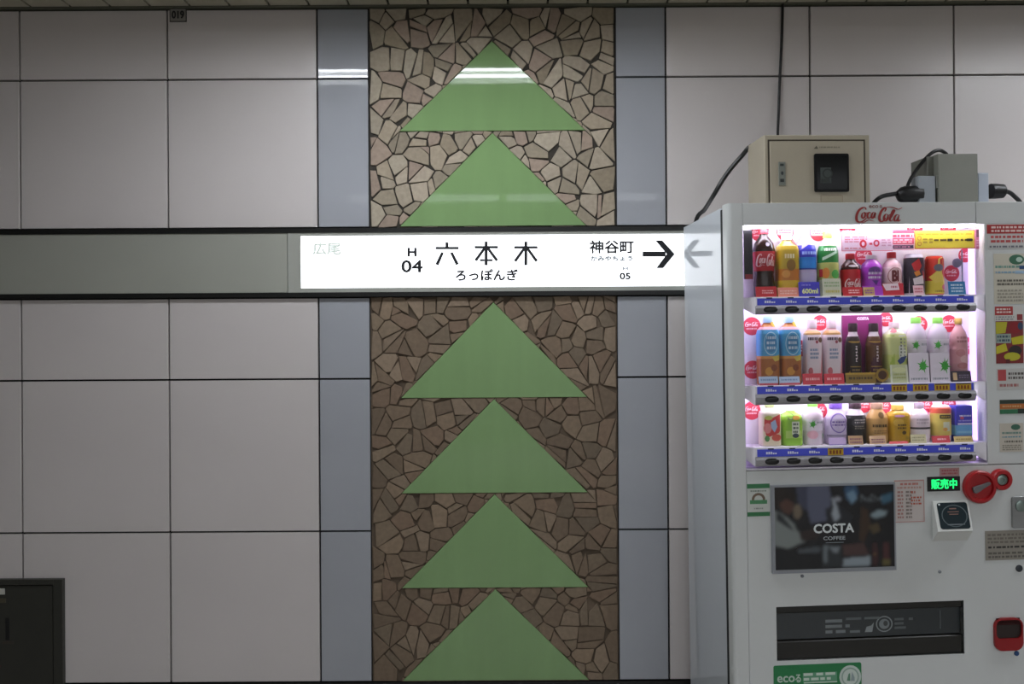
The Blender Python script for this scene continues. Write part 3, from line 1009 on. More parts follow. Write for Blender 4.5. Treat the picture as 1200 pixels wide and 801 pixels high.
# below the window
sticker('emblem_sticker', (875.5, 902, 566.5, 604.5), '#c8ccc6', [('r', '#2f7547', 0, 1, .86, 1), ('r', '#2f7547', 0, 1, 0, .13), ('ring', '#6f5b4a', .5, .52, .3, .2, .62), ('r', '#c8ccc6', .1, .9, .3, .5), ('r', '#4a8a5c', .12, .88, .38, .5), ('lines', '#7b857b', .15, .85, .74, .82, 1), ('lines', '#8b938b', .3, .7, .2, .28, 1)], r=.006, label='green and white emblem sticker')
fr_o = sticker('advert_screen', (903.5, 1048, 566, 669), '#8b8f94', (), th=.010, label='dark advertising screen with white lettering')
ax0, ax1, az0, az1 = mrect(907, 1046, 568.5, 664.5)
adv = [('r', '#15161a', 0, 1, 0, 1),
       ('p', '#565a6e', [(.28, 1), (.46, 1), (.47, .72), (.44, .58), (.30, .55), (.27, .75)]),
       ('p', '#3b3f52', [(.18, 1), (.28, 1), (.27, .7), (.2, .78)]),
       ('p', '#1d1410', [(0, .97), (.06, 1), (.15, .95), (.17, .84), (.13, .76), (0, .72)]),
       ('p', '#4f352c', [(.04, .80), (.1, .86), (.16, .8), (.155, .72), (.12, .66), (.07, .70)]),
       ('e', '#6e6252', .19, .70, .035, .09),
       ('p', '#7b8280', [(0, .72), (.06, .68), (.11, .62), (.16, .55), (.19, .46), (.30, .44), (.31, .37), (.18, .30), (.1, .25), (0, .3)]),
       ('p', '#23282c', [(.02, .70), (.06, .66), (.14, .52), (.16, .46), (.10, .52), (.02, .60)]),
       ('p', '#2c2220', [(.2, .45), (.33, .5), (.38, .44), (.34, .36), (.22, .34)]),
       ('p', '#14171a', [(0, .3), (.1, .26), (.17, .22), (.2, 0), (0, 0)]),
       ('p', '#23252b', [(.42, .72), (.52, .78), (.6, .7), (.66, .62), (.62, .5), (.44, .52)]),
       ('p', '#9aa2aa', [(.475, .86), (.50, .82), (.52, .75), (.545, .62), (.50, .56), (.475, .66), (.49, .74)]),
       ('e', '#8c8f98', .525, .835, .03, .03),
       ('p', '#33506e', [(.58, .98), (.68, 1), (.7, .9), (.66, .8), (.6, .82)]),
       ('p', '#6d8aa0', [(.6, .9), (.66, .94), (.69, .84), (.64, .77)]),
       ('p', '#3a5f74', [(.88, .86), (.99, .9), (.98, .8), (.9, .76)]),
       ('p', '#83949a', [(.79, .63), (.86, .69), (.94, .68), (.92, .62), (.84, .59)]),
       ('p', '#3a2a1e', [(.72, .74), (.78, .7), (.8, .5), (.74, .3), (.7, .34)]),
       ('p', '#50442f', [(.78, .5), (.86, .54), (.88, .44), (.82, .4)]),
       ('p', '#4a3634', [(.56, .28), (.74, .3), (.78, .16), (.57, .15)]),
       ('p', '#8a959c', [(.56, .02), (.79, .03), (.79, .14), (.57, .12)]),
       ('p', '#4a5055', [(.18, .24), (.36, .28), (.39, .24), (.36, .2), (.2, .2)]),
       ('p', '#2b3033', [(.39, .02), (.55, .02), (.55, .28), (.39, .28)]),
       ('p', '#6a7378', [(.40, .28), (.44, .28), (.43, .08), (.405, .06)]),
       ('p', '#788086', [(.45, .27), (.54, .26), (.52, .19), (.48, .2)]),
       ('p', '#3d2425', [(.81, .3), (.85, .3), (.86, .12), (.85, .02), (.81, .02)]),
       ('p', '#4a2a2b', [(.90, .3), (.945, .3), (.955, .12), (.95, .02), (.9, .02)]),
       ('p', '#5d5430', [(.89, .1), (.96, .1), (.96, .02), (.89, .02)]),
       ('e', '#c9a14a', .83, .16, .006, .006), ('e', '#d8c080', .93, .19, .005, .005),
       ('t', '#d6dcdc', 'COSTA', .045, .32, .66, .43, .545),
       ('t', '#a9b0b2', 'COFFEE', .03, .40, .585, .345, .39),
       ('r', '#7b8488', .42, .57, .31, .318),
       ]
for i in range(7):                                       # chalk scrawl
    u = .72 + i * .027
    adv.append(('p', '#8f9aa0', [(u, .80), (u + .005, .80), (u + .014, .88 - .02 * (i % 3)), (u + .009, .88 - .02 * (i % 3))]))
# the picture is a fine grid of soft colours, the lettering stays crisp
import numpy as np
GW_, GH_ = 120, 84
uu, vv = np.meshgrid((np.arange(GW_) + .5) / GW_, (np.arange(GH_) + .5) / GH_)
img = np.zeros((GH_, GW_, 3))
for pr_ in adv:
    if pr_[0] == 'r':
        msk = (uu >= pr_[2]) & (uu <= pr_[3]) & (vv >= pr_[4]) & (vv <= pr_[5])
        if pr_[1] == '#7b8488': continue
    elif pr_[0] == 'e':
        msk = ((uu - pr_[2]) / pr_[4]) ** 2 + ((vv - pr_[3]) / pr_[5]) ** 2 <= 1
    elif pr_[0] == 'p':
        msk = np.zeros(uu.shape, bool)
        pp = pr_[2]
        for k in range(len(pp)):
            (xa, ya_), (xb, yb_) = pp[k], pp[(k + 1) % len(pp)]
            if ya_ == yb_: continue
            cr_x = xa + (vv - ya_) * (xb - xa) / (yb_ - ya_)
            msk ^= ((ya_ > vv) != (yb_ > vv)) & (uu < cr_x)
    else: continue
    img[msk] = rgb(pr_[1])
for _ in range(5):
    pad = np.pad(img, ((1, 1), (1, 1), (0, 0)), 'edge')
    img = (pad[:-2, 1:-1] + pad[2:, 1:-1] + pad[1:-1, :-2] + pad[1:-1, 2:] + 2 * pad[1:-1, 1:-1]) / 6
xs_, zs_ = np.linspace(ax0, ax1, GW_), np.linspace(az0, az1, GH_)
me = bpy.data.meshes.new('picture')
me.from_pydata([(x, -.0104, z) for z in zs_ for x in xs_], [], [(j_ * GW_ + i_, j_ * GW_ + i_ + 1, (j_ + 1) * GW_ + i_ + 1, (j_ + 1) * GW_ + i_) for j_ in range(GH_ - 1) for i_ in range(GW_ - 1)])
at_ = me.color_attributes.new('col', 'FLOAT_COLOR', 'POINT')
at_.data.foreach_set('color', np.concatenate([img.reshape(-1, 3), np.ones((GW_ * GH_, 1))], 1).astype(np.float32).ravel())
me.materials.append(attr_mat('screen print', 0.25))
o = bpy.data.objects.new('picture', me); COL.objects.link(o); o.parent = fr_o
mb = MB(); draw(mb, ax0, ax1, az0, az1, [p_ for p_ in adv if p_[0] == 't' or p_[1] == '#7b8488'], -.0110)
mb.build('lettering', attr_mat('screen print', 0.25), fr_o)
sticker('notice_sticker', (1048, 1083, 562, 611.5), '#c6bdb9', [('r', '#b98a84', 0, 1, .97, 1), ('r', '#b98a84', 0, 1, 0, .02), ('r', '#b98a84', 0, .025, 0, 1), ('r', '#b98a84', .975, 1, 0, 1), ('lines', '#b8746c', .2, .8, .86, .95, 1), ('lines', '#b58a82', .1, .9, .78, .86, 1), ('lines', '#a87a74', .1, .3, .08, .76, 8), ('lines', '#857a74', .38, .58, .08, .76, 8), ('lines', '#b05038', .55, .9, .4, .62, 3), ('lines', '#b06050', .55, .75, .66, .76, 1)], label='white price notice with red print')
sticker('sticker', (1101, 1124, 547.8, 557.5), '#b58c8c', [('lines', '#a8505a', .1, .9, .15, .85, 2)])
led = sticker('status_display', (1086.5, 1124.5, 558, 575), '#060807', (), th=.003, label='black display with green lit characters')
d0 = mrect(1090.5, 1121, 560.5, 572.5)
mb = MB(); put_text(mb, '販売中', .035, d0[0], d0[1], d0[2], d0[3], -.0034)
mb.build('lettering', mat('green lit characters', '#18e070', 0.5, emit=1.3), led)

# lock guard: two red rings
c1 = ml(1146, 569.5); c2 = ml(1171, 561)
px2m = (ml(1156, 569)[0] - ml(1146, 569)[0]) / 10
m_red = mat('red plastic', '#a61a20', 0.35)
lk = empty('lock_guard'); lk.parent = mach
MB().lathe_y(c1[0], c1[1], [(18.5 * px2m, 0), (18.5 * px2m, -.016), (17 * px2m, -.020), (14.5 * px2m, -.020), (13.5 * px2m, -.012), (.001, -.012)], 32).build('ring', m_red, lk, smooth=True)
MB().lathe_y(c2[0], c2[1], [(11.8 * px2m, 0), (11.8 * px2m, -.017), (10.8 * px2m, -.021), (7.2 * px2m, -.021), (6.4 * px2m, -.012), (.001, -.012)], 28).build('ring', m_red, lk, smooth=True)
MB().lathe_y(c2[0], c2[1], [(6 * px2m, -.011), (6 * px2m, -.017), (5 * px2m, -.019), (2.2 * px2m, -.019), (2 * px2m, -.016), (.0005, -.016)], 20).build('lock', mat('lock metal', '#8c9a94', 0.3, metal=.8), lk, smooth=True)
a, b = ml(1137, 574), ml(1156.5, 564.5)
dx, dz = b[0] - a[0], b[1] - a[1]
l = math.hypot(dx, dz); ux, uz = dx / l, dz / l
pts = []
for t, hw in ((0, 2.2), (.06, 3.6), (.3, 3.4), (.55, 2.2), (.95, 1.5), (1., .6)):
    pts.append((t, hw * px2m))
poly = [(a[0] + dx * t - uz * -w, a[1] + dz * t + ux * -w) for t, w in pts] + [(a[0] + dx * t - uz * w, a[1] + dz * t + ux * w) for t, w in reversed(pts)]
MB().prism(poly, -.022, -.0115, .001).build('handle', mat('grey lever', '#6c6a6c', 0.35), lk)

# card reader: wedge
rd = empty('card_reader'); rd.parent = mach
x0, z1 = ml(1092, 587); x1 = ml(1133, 587)[0]; z0 = ml(1092, 634)[1]
ry = -.052
rl_, rz_ = ml(1103.5, 622.5, ry); rr_ = ml(1140, 621.5, ry)[0]
V = [(x0, 0, z1), (x1, 0, z1), (x1, 0, z0), (x0, 0, z0), (rl_ - .012, ry, rz_), (rr_, ry, rz_), (x0, -.006, z1), (x1 + .0, -.006, z1)]
MB().add(V, [(6, 4, 5, 7), (0, 1, 7, 6), (3, 2, 5, 4), (0, 6, 4, 3), (1, 2, 5, 7), (0, 3, 2, 1)]).build('housing', mat('reader white', '#d4d6d2', 0.35), rd)
# dark face, lying on the slope
A, B, C, D = (Vector(V[i]) for i in (6, 7, 5, 4))
def slope(u, v, lift=.0012):
    p = (A * (1 - u) + B * u) * v + (D * (1 - u) + C * u) * (1 - v)
    nrm = (B - A).cross(A - D).normalized()
    if nrm.y > 0: nrm = -nrm
    return p + nrm * lift
face = rpoly(.09, .95, .07, .95, .08)
mb = MB()
top_ = [slope(u, v) for u, v in face]; bot_ = [slope(u, v, .0002) for u, v in face]
n = len(face)
mb.add(top_ + bot_, [tuple(range(n))] + [(k, (k + 1) % n, n + (k + 1) % n, n + k) for k in range(n)])
fc = mb.build('face', mat('reader face', '#1d2a30', 0.25), rd)
mb = MB()
for k in range(28):
    w0, w1 = 2 * math.pi * k / 28, 2 * math.pi * (k + 1) / 28
    mb.color('#4d5a5e')
    mb.add([slope(.54 + r_ * math.cos(w), .5 + r_ * math.sin(w), .0016) for r_, w in ((.37, w0), (.37, w1), (.34, w1), (.34, w0))], [(0, 1, 2, 3)])
mb.color('#7b5a50')
for i, (v0, v1, u0, u1) in enumerate(((.72, .76, .42, .62), (.62, .65, .36, .68), (.54, .57, .4, .66))):
    mb.add([slope(u, v, .0016) for u, v in ((u0, v0), (u1, v0), (u1, v1), (u0, v1))], [(0, 1, 2, 3)])
mb.color('#788084'); mb.add([slope(u, v, .0016) for u, v in ((.3, .2), (.8, .2), (.8, .23), (.3, .23))], [(0, 1, 2, 3)])
mb.color('#d8e0e0'); mb.add([slope(u, v, .0016) for u, v in ((.13, .86), (.18, .86), (.18, .92), (.13, .92))], [(0, 1, 2, 3)])
mb.build('print', ink, fc)

# coin plate, name plate, bolts
m_steel = mat('brushed steel', '#9a9c9c', 0.4, metal=.6, var=.05, scale=30, stretch=(1, 1, 12))
x0, x1, z0, z1 = mrect(1185, 1214, 581, 618)
cp = MB().prism(rpoly(x0, x1, z0, z1, .008), -.006, 0, .001).build('coin_plate', m_steel, mach)
p = ml(1195, 592)
MB().lathe_y(p[0], p[1], [(6.5 * px2m, -.005), (6.5 * px2m, -.010), (5 * px2m, -.012), (.0005, -.012)], 20).build('screw', mat('lock metal', '#8c9a94'), cp, smooth=True)
sticker('name_plate', (1154.5, 1206, 621, 655.5), '#8f8a80', [('lines', '#6e6960', .05, .95, .55, .92, 3), ('lines', '#2c2a28', .06, .95, .38, .5, 1), ('lines', '#5f5b54', .06, .95, .05, .3, 2)], th=.002, m=attr_mat('metal plate print', 0.4), label='dull metal name plate')
for (bx, by, br, c) in ((1194, 665.5, 4, '#30343a'), (1191, 765, 2.8, '#274a7a'), (940, 674.5, 1.8, '#70757c'), (1101, 669.5, 1.8, '#80858a')):
    p = ml(bx, by)
    MB().lathe_y(p[0], p[1], [(br * px2m, 0), (br * px2m, -.003), (br * px2m * .8, -.0045), (.0004, -.0045)], 16).build('bolt', mat('bolt ' + c, c, .4), mach, smooth=True)

# pick-up slot
tr = empty('pickup_slot'); tr.parent = mach
m_tr = mat('slot black', '#111210', 0.45)
t_ = MB()
t_.box(tx0, tx1, .16, .165, tz0, tz1).box(tx0 - .004, tx0, .0, .165, tz0 - .004, tz1 + .004).box(tx1, tx1 + .004, .0, .165, tz0 - .004, tz1 + .004)
t_.box(tx0, tx1, .0, .165, tz1, tz1 + .004).box(tx0, tx1, .0, .165, tz0 - .004, tz0)
t_.v = [(x, y + .002, z) for x, y, z in t_.v]
t_.build('lining', m_tr, tr)
hh = tz1 - tz0
MB().cbox(tx0 + .002, tx1 - .002, .008, .03, tz0 + .001, tz0 + hh * .34, .003).build('lower_bar', mat('slot bar', '#191813', 0.4), tr)
MB().cbox(tx0 + .002, tx1 - .002, .008, .03, tz1 - hh * .14, tz1 - .001, .003).build('upper_bar', mat('slot bar'), tr)
fl = MB().box(tx0 + .004, tx1 - .004, .018, .022, tz0 + hh * .36, tz1 - hh * .15).build('flap', mat('smoked flap', '#33383a', 0.18), tr)
mb = MB()
draw(mb, tx0, tx1, tz0, tz1, [('ring', '#8d9496', .585, .58, .045, .15, .86), ('e', '#7e8688', .585, .58, .028, .095), ('e', '#33383a', .592, .59, .012, .05)], .0175)
mb.build('emblem_print', ink, fl)
mb = MB()
draw(mb, tx0, tx1, tz0, tz1, [('p', '#8f9698', [(.48, .44), (.52, .44), (.53, .62), (.515, .56), (.49, .54)])], .0175)
mb.build('hand_print', ink, fl)
mb = MB()
draw(mb, tx0, tx1, tz0, tz1, [('lines', '#757c7e', .27, .40, .42, .72, 3), ('lines', '#5f6668', .38, .56, .66, .74, 1), ('lines', '#6d7476', .40, .47, .42, .5, 1)], .0175)
mb.build('print', ink, fl)
mb = MB()
draw(mb, tx0, tx1, tz0, tz1, [('lines', '#5a6163', .64, .74, .46, .7, 3)], .0175)
mb.build('print', ink, fl)
mb = MB()
draw(mb, tx0, tx1, tz0, tz1, [('r', '#565d60', .885, .89, .45, .8)], .0175)
mb.build('edge_print', ink, fl)

# coin return
cr = empty('coin_return'); cr.parent = mach
op = rpoly(cx0, cx1, cz0, cz1, .026)
ip = rpoly(cx0 + .005, cx1 - .005, cz0 + .040, cz1 - .006, .018)
mb = MB()
n = len(op)
vs = [(x, 0, z) for x, z in op] + [(x, -.010, z) for x, z in op] + [(x, -.010, z) for x, z in ip] + [(x, -.001, z) for x, z in ip]
fs = [(i * n + k, i * n + (k + 1) % n, (i + 1) * n + (k + 1) % n, (i + 1) * n + k) for i in range(3) for k in range(n)]
mb.add(vs, fs).build('frame', mat('coin return red', '#8f1218', 0.35), cr)
MB().prism(ip, -.003, -.0005).build('flap', mat('return flap', '#2c211f', 0.3), cr)
MB().prism(rpoly(cx0 + .008, cx1 - .008, cz0 + .092, cz1 - .008, .016), -.0045, -.003).build('cover', mat('return cover', '#4a1a1c', 0.3), cr)

# green recycling sticker
gs = sticker('recycling_sticker', (906.5, 1009.5, 777.5, 812), '#1f7a45', [('t', '#bfd0c4', 'eco', .04, .04, .24, .42, .64), ('t', '#bfd0c4', 'る', .03, .245, .31, .40, .68),
     ('r', '#5f9a78', .33, .72, .42, .72), ('lines', '#c9d8cc', .34, .7, .42, .74, 2), ('r', '#c9d8cc', .34, .72, .36, .40), ('lines', '#8fb89c', .3, .55, .08, .22, 1), ('e', '#c2cfc8', .87, .52, .125, .40), ('e', '#8fa79a', .87, .52, .10, .32), ('e', '#c8d4cc', .87, .52, .085, .27), ('p', '#5d8a70', [(.83, .4), (.85, .62), (.87, .66), (.87, .38)]), ('p', '#8fa0a0', [(.875, .38), (.89, .70), (.92, .5), (.92, .38)])], r=.006, label='green recycling sticker with round emblem')

# ------------------------------------------------------------------ behind the window: discs, banners, cards
def back_disc(px, py, r_, red=True):
    x, z = ml(px, py, BK)
    rad = r_ * px2m * 1.05
    mb = MB()
    draw(mb, x - rad, x + rad, z - rad, z + rad, ([('e', '#c8324a', .5, .5, .5, .5), ('logo', '#f2dfe4', .14, .86, .48, .72), ('lines', '#e8b8c0', .2, .8, .28, .44, 1)] if red else
         [('e', '#d84a58', .5, .5, .5, .5), ('e', '#f3ecf2', .5, .54, .46, .44), ('lines', '#d87a86', .15, .85, .42, .68, 2), ('p', '#cc3c4c', [(.06, .34), (.94, .34), (.8, .1), (.5, 0), (.2, .1)])]), BK - .0006)
    x_lo, x_hi = wx0 + .002, wx1 - .002
    mb.v = [(min(max(vx, x_lo), x_hi), vy, min(max(vz, wz0), wz1)) for vx, vy, vz in mb.v]
    mb.build('back_disc', inkm, mach)
for px, py, r_, red in ((889, 273, 9, True), (920, 272, 9.5, False), (958.5, 273, 9, False), (993, 267, 9, True), (1012, 300, 10, True), (1072, 268, 9, True), (1111, 268, 9, True), (1131, 299, 8, True), (1115, 320, 9, True), (1146, 322, 8.5, True),
                        (881, 382, 10, True), (882, 433, 10, True), (961, 378, 8.5, True), (938, 408, 9, True), (1038, 374, 8, True), (1077, 380, 9.5, True), (1112, 379, 9.5, True), (1134, 405, 9.5, True), (1146, 380, 8, True), (1147, 428, 8, True),
                        (881, 481, 10, True), (960, 481, 9, True), (1012, 474, 9, True), (1036, 476, 8, True), (1084, 475, 9, True), (1112, 473, 8, True), (1135, 500, 9.5, True), (1146, 474, 8, True), (893, 345, 9, True)):
    back_disc(px, py, r_, red)

sticker('banner', (986, 1046, 270, 294), '#e9cfe2', [('r', '#d86a80', 0, 1, .97, 1), ('r', '#d86a80', 0, 1, 0, .03), ('r', '#d86a80', 0, .012, 0, 1), ('lines', '#7fb0cc', .08, .55, .8, .94, 1), ('lines', '#d88a9c', .06, .5, .4, .75, 3), ('e', '#cc2038', .42, .35, .07, .2), ('e', '#e9cfe2', .42, .35, .03, .1), ('r', '#d04058', .54, .6, .3, .4), ('ring', '#cc4058', .68, .38, .06, .17, .5), ('lines', '#cfa0b8', .78, .97, .2, .6, 3), ('lines', '#d88a9c', .06, .5, .08, .2, 1)], off=.030, parent=mach, label='pink and white banner card')
sticker('banner', (1023, 1071, 269.5, 293), '#e8b4c4', [('r', '#cc3a50', 0, 1, .84, 1), ('lines', '#d04a60', .48, .96, .6, .82, 1), ('r', '#dd5a74', .46, 1, .3, .6), ('lines', '#f0ccd4', .5, .95, .34, .56, 2), ('r', '#3c2c50', .46, .98, .08, .24), ('lines', '#c88098', .5, .9, .1, .22, 1)], off=.032, parent=mach, label='red and pink banner card')
sticker('banner', (1071.5, 1142.5, 269.5, 291.5), '#d8c63e', [('r', '#c84848', 0, 1, .96, 1), ('r', '#c84848', 0, 1, 0, .05), ('r', '#c84848', 0, .012, 0, 1), ('r', '#c84848', .985, 1, 0, 1), ('lines', '#b89a30', .05, .95, .72, .88, 1), ('ring', '#c07840', .08, .58, .035, .12, .7), ('ring', '#c07840', .08, .28, .035, .12, .7), ('lines', '#a89038', .14, .3, .28, .6, 2), ('lines', '#5c4a1c', .32, .96, .38, .56, 1), ('r', '#332a18', .54, .62, .4, .54), ('r', '#332a18', .86, .95, .4, .54)], off=.030, parent=mach, label='yellow banner card')
sticker('banner', (1143, 1154, 268.5, 291.5), '#c4688c', [('r', '#5c3040', .1, .95, .6, .98), ('lines', '#e0b0c4', .1, .9, .1, .5, 3)], off=.030, parent=mach)
# narrow black strip at the window's edge
sticker('black_strip', (871.5, 881.5, 270, 327), '#14131a', [('r', '#8c2030', .1, .95, .0, .10)], off=.03, th=.004, parent=mach, label='narrow black strip with red foot')

def card(row, px0, px1, py0, color, prints=(), py1=None, off=.013):
    x0, x1 = ml(px0, 400, off)[0], ml(px1, 400, off)[0]
    z0 = ROWS[row]['z'] + .0004
    z1 = ml((px0 + px1) / 2, py0, off)[1]
    mb = MB().color(color).box(x0, x1, off, off + .0015, z0, z1)
    mb.v = [(x, y + (.006 * (z - z0) / max(.001, z1 - z0)), z) for x, y, z in mb.v]        # leans back a little
    o = mb.build('shelf_card', ink, ROWS[row]['shelf'])
    if prints:
        pm = MB(); draw(pm, x0, x1, z0, z1, prints, off - .0003)
        pm.v = [(x, y + (.006 * (z - z0) / max(.001, z1 - z0)), z) for x, y, z in pm.v]
        pm.build('card_print', ink, ROWS[row]['shelf'])
RED = '#c21f2c'
card(0, 887, 911.5, 335.5, RED, [('lines', '#f0b8b8', .3, .85, .3, .7, 2)])
card(0, 913, 937, 336.5, '#e8927c', [('lines', '#f6cabc', .1, .9, .25, .75, 2)])
card(0, 937.5, 962, 330, '#4038c0', [('t', '#e8f0a0', '600ml', .05, .15, .92, .2, .55), ('lines', '#8f8ae0', .15, .6, .7, .88, 1)])
card(0, 965.5, 987, 326, '#d9dcc4', [('lines', '#9fbc8c', .1, .9, .5, .85, 2), ('lines', '#d0c86c', .1, .9, .15, .4, 1)])
card(0, 989, 1012, 336, RED, [('lines', '#f0c0c0', .3, .85, .25, .75, 2)])
card(0, 1013, 1037, 335, '#a43cc0', [('r', '#c8a86a', 0, .55, 0, .9), ('lines', '#8a4c9c', .1, .5, .2, .7, 2)])
card(0, 1036, 1060.5, 331.5, '#c8283a', [('p', '#f0dfe4', [(.0, .95), (.75, 1), (.8, .45), (.15, .4)]), ('lines', '#c07080', .4, .7, .55, .85, 1)])
card(0, 1072, 1084, 334, '#ecc6cc', [('lines', '#c86070', .1, .9, .2, .8, 2)])
card(0, 1113, 1133, 329.5, '#1a7ab0', [('lines', '#c8e4f4', .15, .85, .15, .85, 3)])
for a_, b_ in ((889, 911.5), (913, 937)):
    card(1, a_, b_, 441, '#b8cfe8', [('r', '#c04a5c', 0, 1, 0, .25), ('lines', '#7f9cc4', .1, .9, .45, .8, 1)])
card(1, 940.5, 963.5, 437.5, '#d03848', [('lines', '#f0b0b4', .15, .85, .3, .7, 1)])
card(1, 965.5, 989, 437.5, '#d03848', [('lines', '#f0b0b4', .15, .85, .3, .7, 1)])
card(1, 991, 1026, 436.5, '#8f7226', [('lines', '#54401a', .1, .9, .3, .7, 1), ('r', '#b8952e', 0, 1, .82, 1)])
card(1, 1043.5, 1064, 427, '#cfd6a8', [('r', '#e4e8d4', .0, .1, 0, 1), ('r', '#e4e8d4', .9, 1, 0, 1), ('e', '#dfe4b0', .5, .7, .4, .15), ('lines', '#b0b870', .15, .85, .2, .55, 2)])
card(1, 1065, 1089, 413, '#ece4f0', [('leaf', '#3fae3c', .7, .55, .32, .27), ('lines', '#a8aab4', .1, .9, .06, .18, 1)])
card(1, 1090.5, 1113, 413, '#ece4f0', [('leaf', '#38a636', .76, .55, .34, .29), ('lines', '#a8aab4', .1, .9, .06, .18, 1)])
card(1, 1114.5, 1138, 434.5, '#34283c', [('r', '#d8b88a', .1, .3, .15, .85), ('lines', '#7a6c84', .4, .9, .3, .7, 2)])
card(2, 970, 990, 513, '#c9b4dc', [('r', '#8f80b8', .0, 1, .0, .15)])
card(2, 993, 1010, 510.5, '#c4a478', [('lines', '#8a5c6c', .1, .9, .1, .8, 2)])
card(2, 1018, 1037, 510.5, '#d8b890', [('lines', '#86506c', .1, .9, .1, .7, 2)])
card(2, 1041, 1063, 517, '#c03c3c')
card(2, 1066, 1084, 509, '#d3cfa6', [('lines', '#a0a07c', .1, .9, .2, .8, 2)])
card(2, 1091, 1112, 510.5, '#cc4450', [('lines', '#e8c0c4', .3, .8, .3, .7, 1)])
card(2, 1117, 1139, 511, '#d0bc7c', [('lines', '#9c8444', .1, .9, .3, .7, 1)])

# ------------------------------------------------------------------ the drinks on show
PROF = {
    'pet': [(0, .86), (.03, 1), (.5, 1), (.52, .98), (.62, 1), (.7, .97), (.78, .8), (.84, .52), (.88, .38), (.91, .36)],
    'cola': [(0, .80), (.03, .92), (.2, .95), (.33, .84), (.42, .9), (.52, 1), (.68, 1), (.78, .86), (.85, .55), (.89, .37), (.92, .35)],
    'square': [(0, .94), (.02, 1), (.74, 1), (.8, .9), (.85, .6), (.88, .4), (.905, .38)],
    'small': [(0, .92), (.03, 1), (.62, 1), (.72, .9), (.8, .62), (.84, .46), (.87, .42)],
    'round': [(0, .86), (.04, .98), (.45, .92), (.6, 1), (.7, 1), (.8, .84), (.88, .5), (.91, .46)],
    'can': [(0, .80), (.025, .95), (.05, 1), (.9, 1), (.95, .9), (.97, .86)],
    'bcan': [(0, .92), (.02, 1), (.62, 1), (.74, .8), (.82, .58), (.86, .55)],
    'slim': [(0, .92), (.02, 1), (.72, 1), (.79, .88), (.84, .5), (.87, .45)],
    'pack': [(0, 1), (.02, 1), (.96, 1), (1, 1)],
}
CAPR = {'pet': (.905, .44), 'cola': (.915, .45), 'square': (.90, .45), 'small': (.865, .48), 'round': (.905, .5), 'can': (.965, .82), 'bcan': (.855, .60), 'slim': (.865, .52), 'pack': (.985, .98)}
EXPO = {'square': 4.5, 'pack': 14, 'slim': 3.5}
m_body = {}
